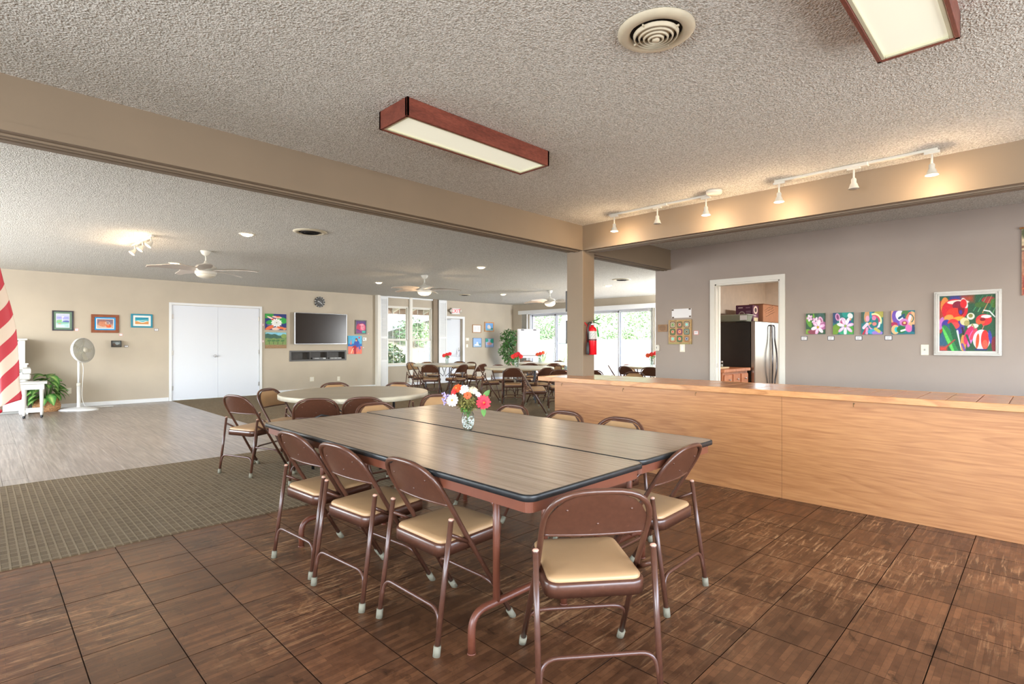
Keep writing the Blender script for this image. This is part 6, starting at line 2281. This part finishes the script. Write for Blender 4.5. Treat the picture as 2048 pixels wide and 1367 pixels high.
# flag
t = thing('flag', 'red and white striped flag hanging at the left edge of the view', 'flag', (.16, 5.30, .003), radians(-45))
K = 3.86 / 1067.0
edge = [(-1, 540), (1, 563), (4, 582), (7, 601), (13.6, 634), (18.7, 657), (24.6, 697), (30.5, 725), (35, 758), (40.5, 784), (42, 791)]
ez = [1.267 - (b - 686) * K for a, b in edge]
exx = [(a - 20) * K for a, b in edge]
nu, nv = 46, 70
XL = -.62
vs, fs = [], []
q0 = (1.267 - (690 + 0 - 686) * K) - 1.75 * (0 - 20) * K
for j in range(nv + 1):
    tt = j / nv
    for i in range(nu + 1):
        s = i / nu
        zt = 2.10 - .25 * s
        zb = .46 + (.86 - .46) * s ** .9
        z = zt + (zb - zt) * tt
        xr = np.interp(-z, [-q for q in ez], exx)
        if z > ez[0]:
            xr = exx[0] - .12 * (z - ez[0])
        x = XL + (xr - XL) * s
        y = .045 * sin(x * 26 + z * 6) * (.3 + .7 * tt) + .03 * sin(x * 11 - z * 3)
        vs.append((x, y, z))
for j in range(nv):
    for i in range(nu):
        a = j * (nu + 1) + i
        fs.append((a, a + nu + 1, a + nu + 2, a + 1))
me = bpy.data.meshes.new('flag_cloth')
me.from_pydata(vs, [], fs)
me.polygons.foreach_set('use_smooth', [True] * len(fs))
fm, nt, bs, out = nodes_of('flag_nylon')
tc = nt.nodes.new('ShaderNodeTexCoord')
sx = nt.nodes.new('ShaderNodeSeparateXYZ')
nt.links.new(tc.outputs['Object'], sx.inputs[0])


def mth(op, a_, b_=None):
    n_ = N(nt, 'ShaderNodeMath', operation=op)
    for k_, w_ in enumerate((a_, b_)):
        if w_ is None:
            continue
        if isinstance(w_, (int, float)):
            n_.inputs[k_].default_value = w_
        else:
            nt.links.new(w_, n_.inputs[k_])
    return n_.outputs[0]


qv = mth('DIVIDE', mth('SUBTRACT', mth('SUBTRACT', sx.outputs['Z'], mth('MULTIPLY', sx.outputs['X'], 1.75)), q0), 40 * K)
odd = mth('FLOOR', mth('FLOORED_MODULO', qv, 2.0))
mx = N(nt, 'ShaderNodeMixRGB')
mx.inputs[1].default_value = lin((196, 176, 158))
mx.inputs[2].default_value = lin((166, 12, 34))
nt.links.new(odd, mx.inputs['Fac'])
mx2 = N(nt, 'ShaderNodeMixRGB')
mx2.inputs[2].default_value = lin((44, 52, 108))
nt.links.new(mth('GREATER_THAN', qv, 4.05), mx2.inputs['Fac'])
nt.links.new(mx.outputs[0], mx2.inputs[1])
nt.links.new(mx2.outputs[0], bs.inputs['Base Color'])
bs.inputs['Roughness'].default_value = .55
me.materials.append(fm)
fo = bpy.data.objects.new('flag_cloth', me)
COL.objects.link(fo)
fo.parent = t
sd = fo.modifiers.new('thick', 'SOLIDIFY')
sd.thickness = .002
MB().tube([(XL, 0, .05), (XL, 0, 2.25)], .014, 10).build('pole', M('flag_pole_oak', (170, 120, 70), .4), t)
MB().lathe([(.15, 0), (.15, .02), (.06, .06), (.03, .10)], 24, Matrix.Translation((XL, 0, 0))).build('pole_base', M('brass', (190, 150, 80), .3, .9, var=.03), t)

# ------------------------------------------------------------------ far corner: ficus, flip chart
t = thing('ficus_tree', 'tall leafy potted ficus in the far corner left of the flip chart', 'plant', (12.78, 12.93, .006))
MB().lathe([(.15, 0), (.19, .28), (.20, .30), (.17, .30), (.16, .26), (0, .26)], 20).build('pot', M('pot_white', (220, 216, 206), .5), t)
MB().tube([(0, 0, .25), (.04, -.02, .6), (-.03, .03, .95), (.02, 0, 1.3)], [.022, .02, .017, .012], 8).tube([(.02, .02, .25), (-.03, .03, .6), (.04, -.02, 1.0), (-.02, .05, 1.4)], [.02, .018, .014, .01], 8).build('trunk', m_bark, t)
m_fic = M('ficus_leaf', (78, 124, 62), .4, var=.3, scale=6)
rf = random.Random(12)
mb = MB()
for c, r, n in (((0, 0, 1.45), (.30, .30, .32), 520), ((-.06, .03, 1.05), (.27, .27, .26), 420), ((.05, -.03, .72), (.24, .24, .24), 300)):
    leaves(mb, c, r, n, .095, rf, .6, .2)
stuff(mb.build('foliage', m_fic, t))

t = thing('flip_chart', 'white flip chart easel with a blank lined pad before the left sliding door', 'easel', (12.72, 11.95, .006), radians(-45))
m_fc = M('easel_white', (230, 231, 236), .4, var=.01)
MB().cbox(-.365, .365, -.012, .012, .80, 1.73, .006).build('board', m_fc, t)
MB().box(-.315, .315, -.034, -.013, .875, 1.70).build('pad', M('pad_paper', (226, 228, 238), .7, var=0), t)
mb = MB()
for k in range(12):
    z = 1.62 - k * .06
    mb.box(-.29, .29, -.0346, -.034, z - .0012, z + .0012)
mb.build('pad_lines', M('pad_rule', (196, 202, 220), .7), t)
MB().cbox(-.33, .33, -.045, -.012, .858, .875, .003).build('pad_ledge', M('ledge_brown', (130, 106, 96), .5), t)
for x in (-.2, .2):
    MB().cbox(x - .05, x + .05, -.045, -.012, 1.685, 1.71, .004).build('pad_clip', m_black, t)
for a, b in (((-.30, -.01, .82), (-.36, -.12, .0)), ((.30, -.01, .82), (.36, -.12, .0)), ((0, .02, 1.5), (0, .45, .0))):
    MB().tube([a, b], .012, 8).build('leg', m_alu, t)
MB().cbox(-.36, .36, -.09, -.012, .785, .80, .003).build('pen_tray', m_fc, t)
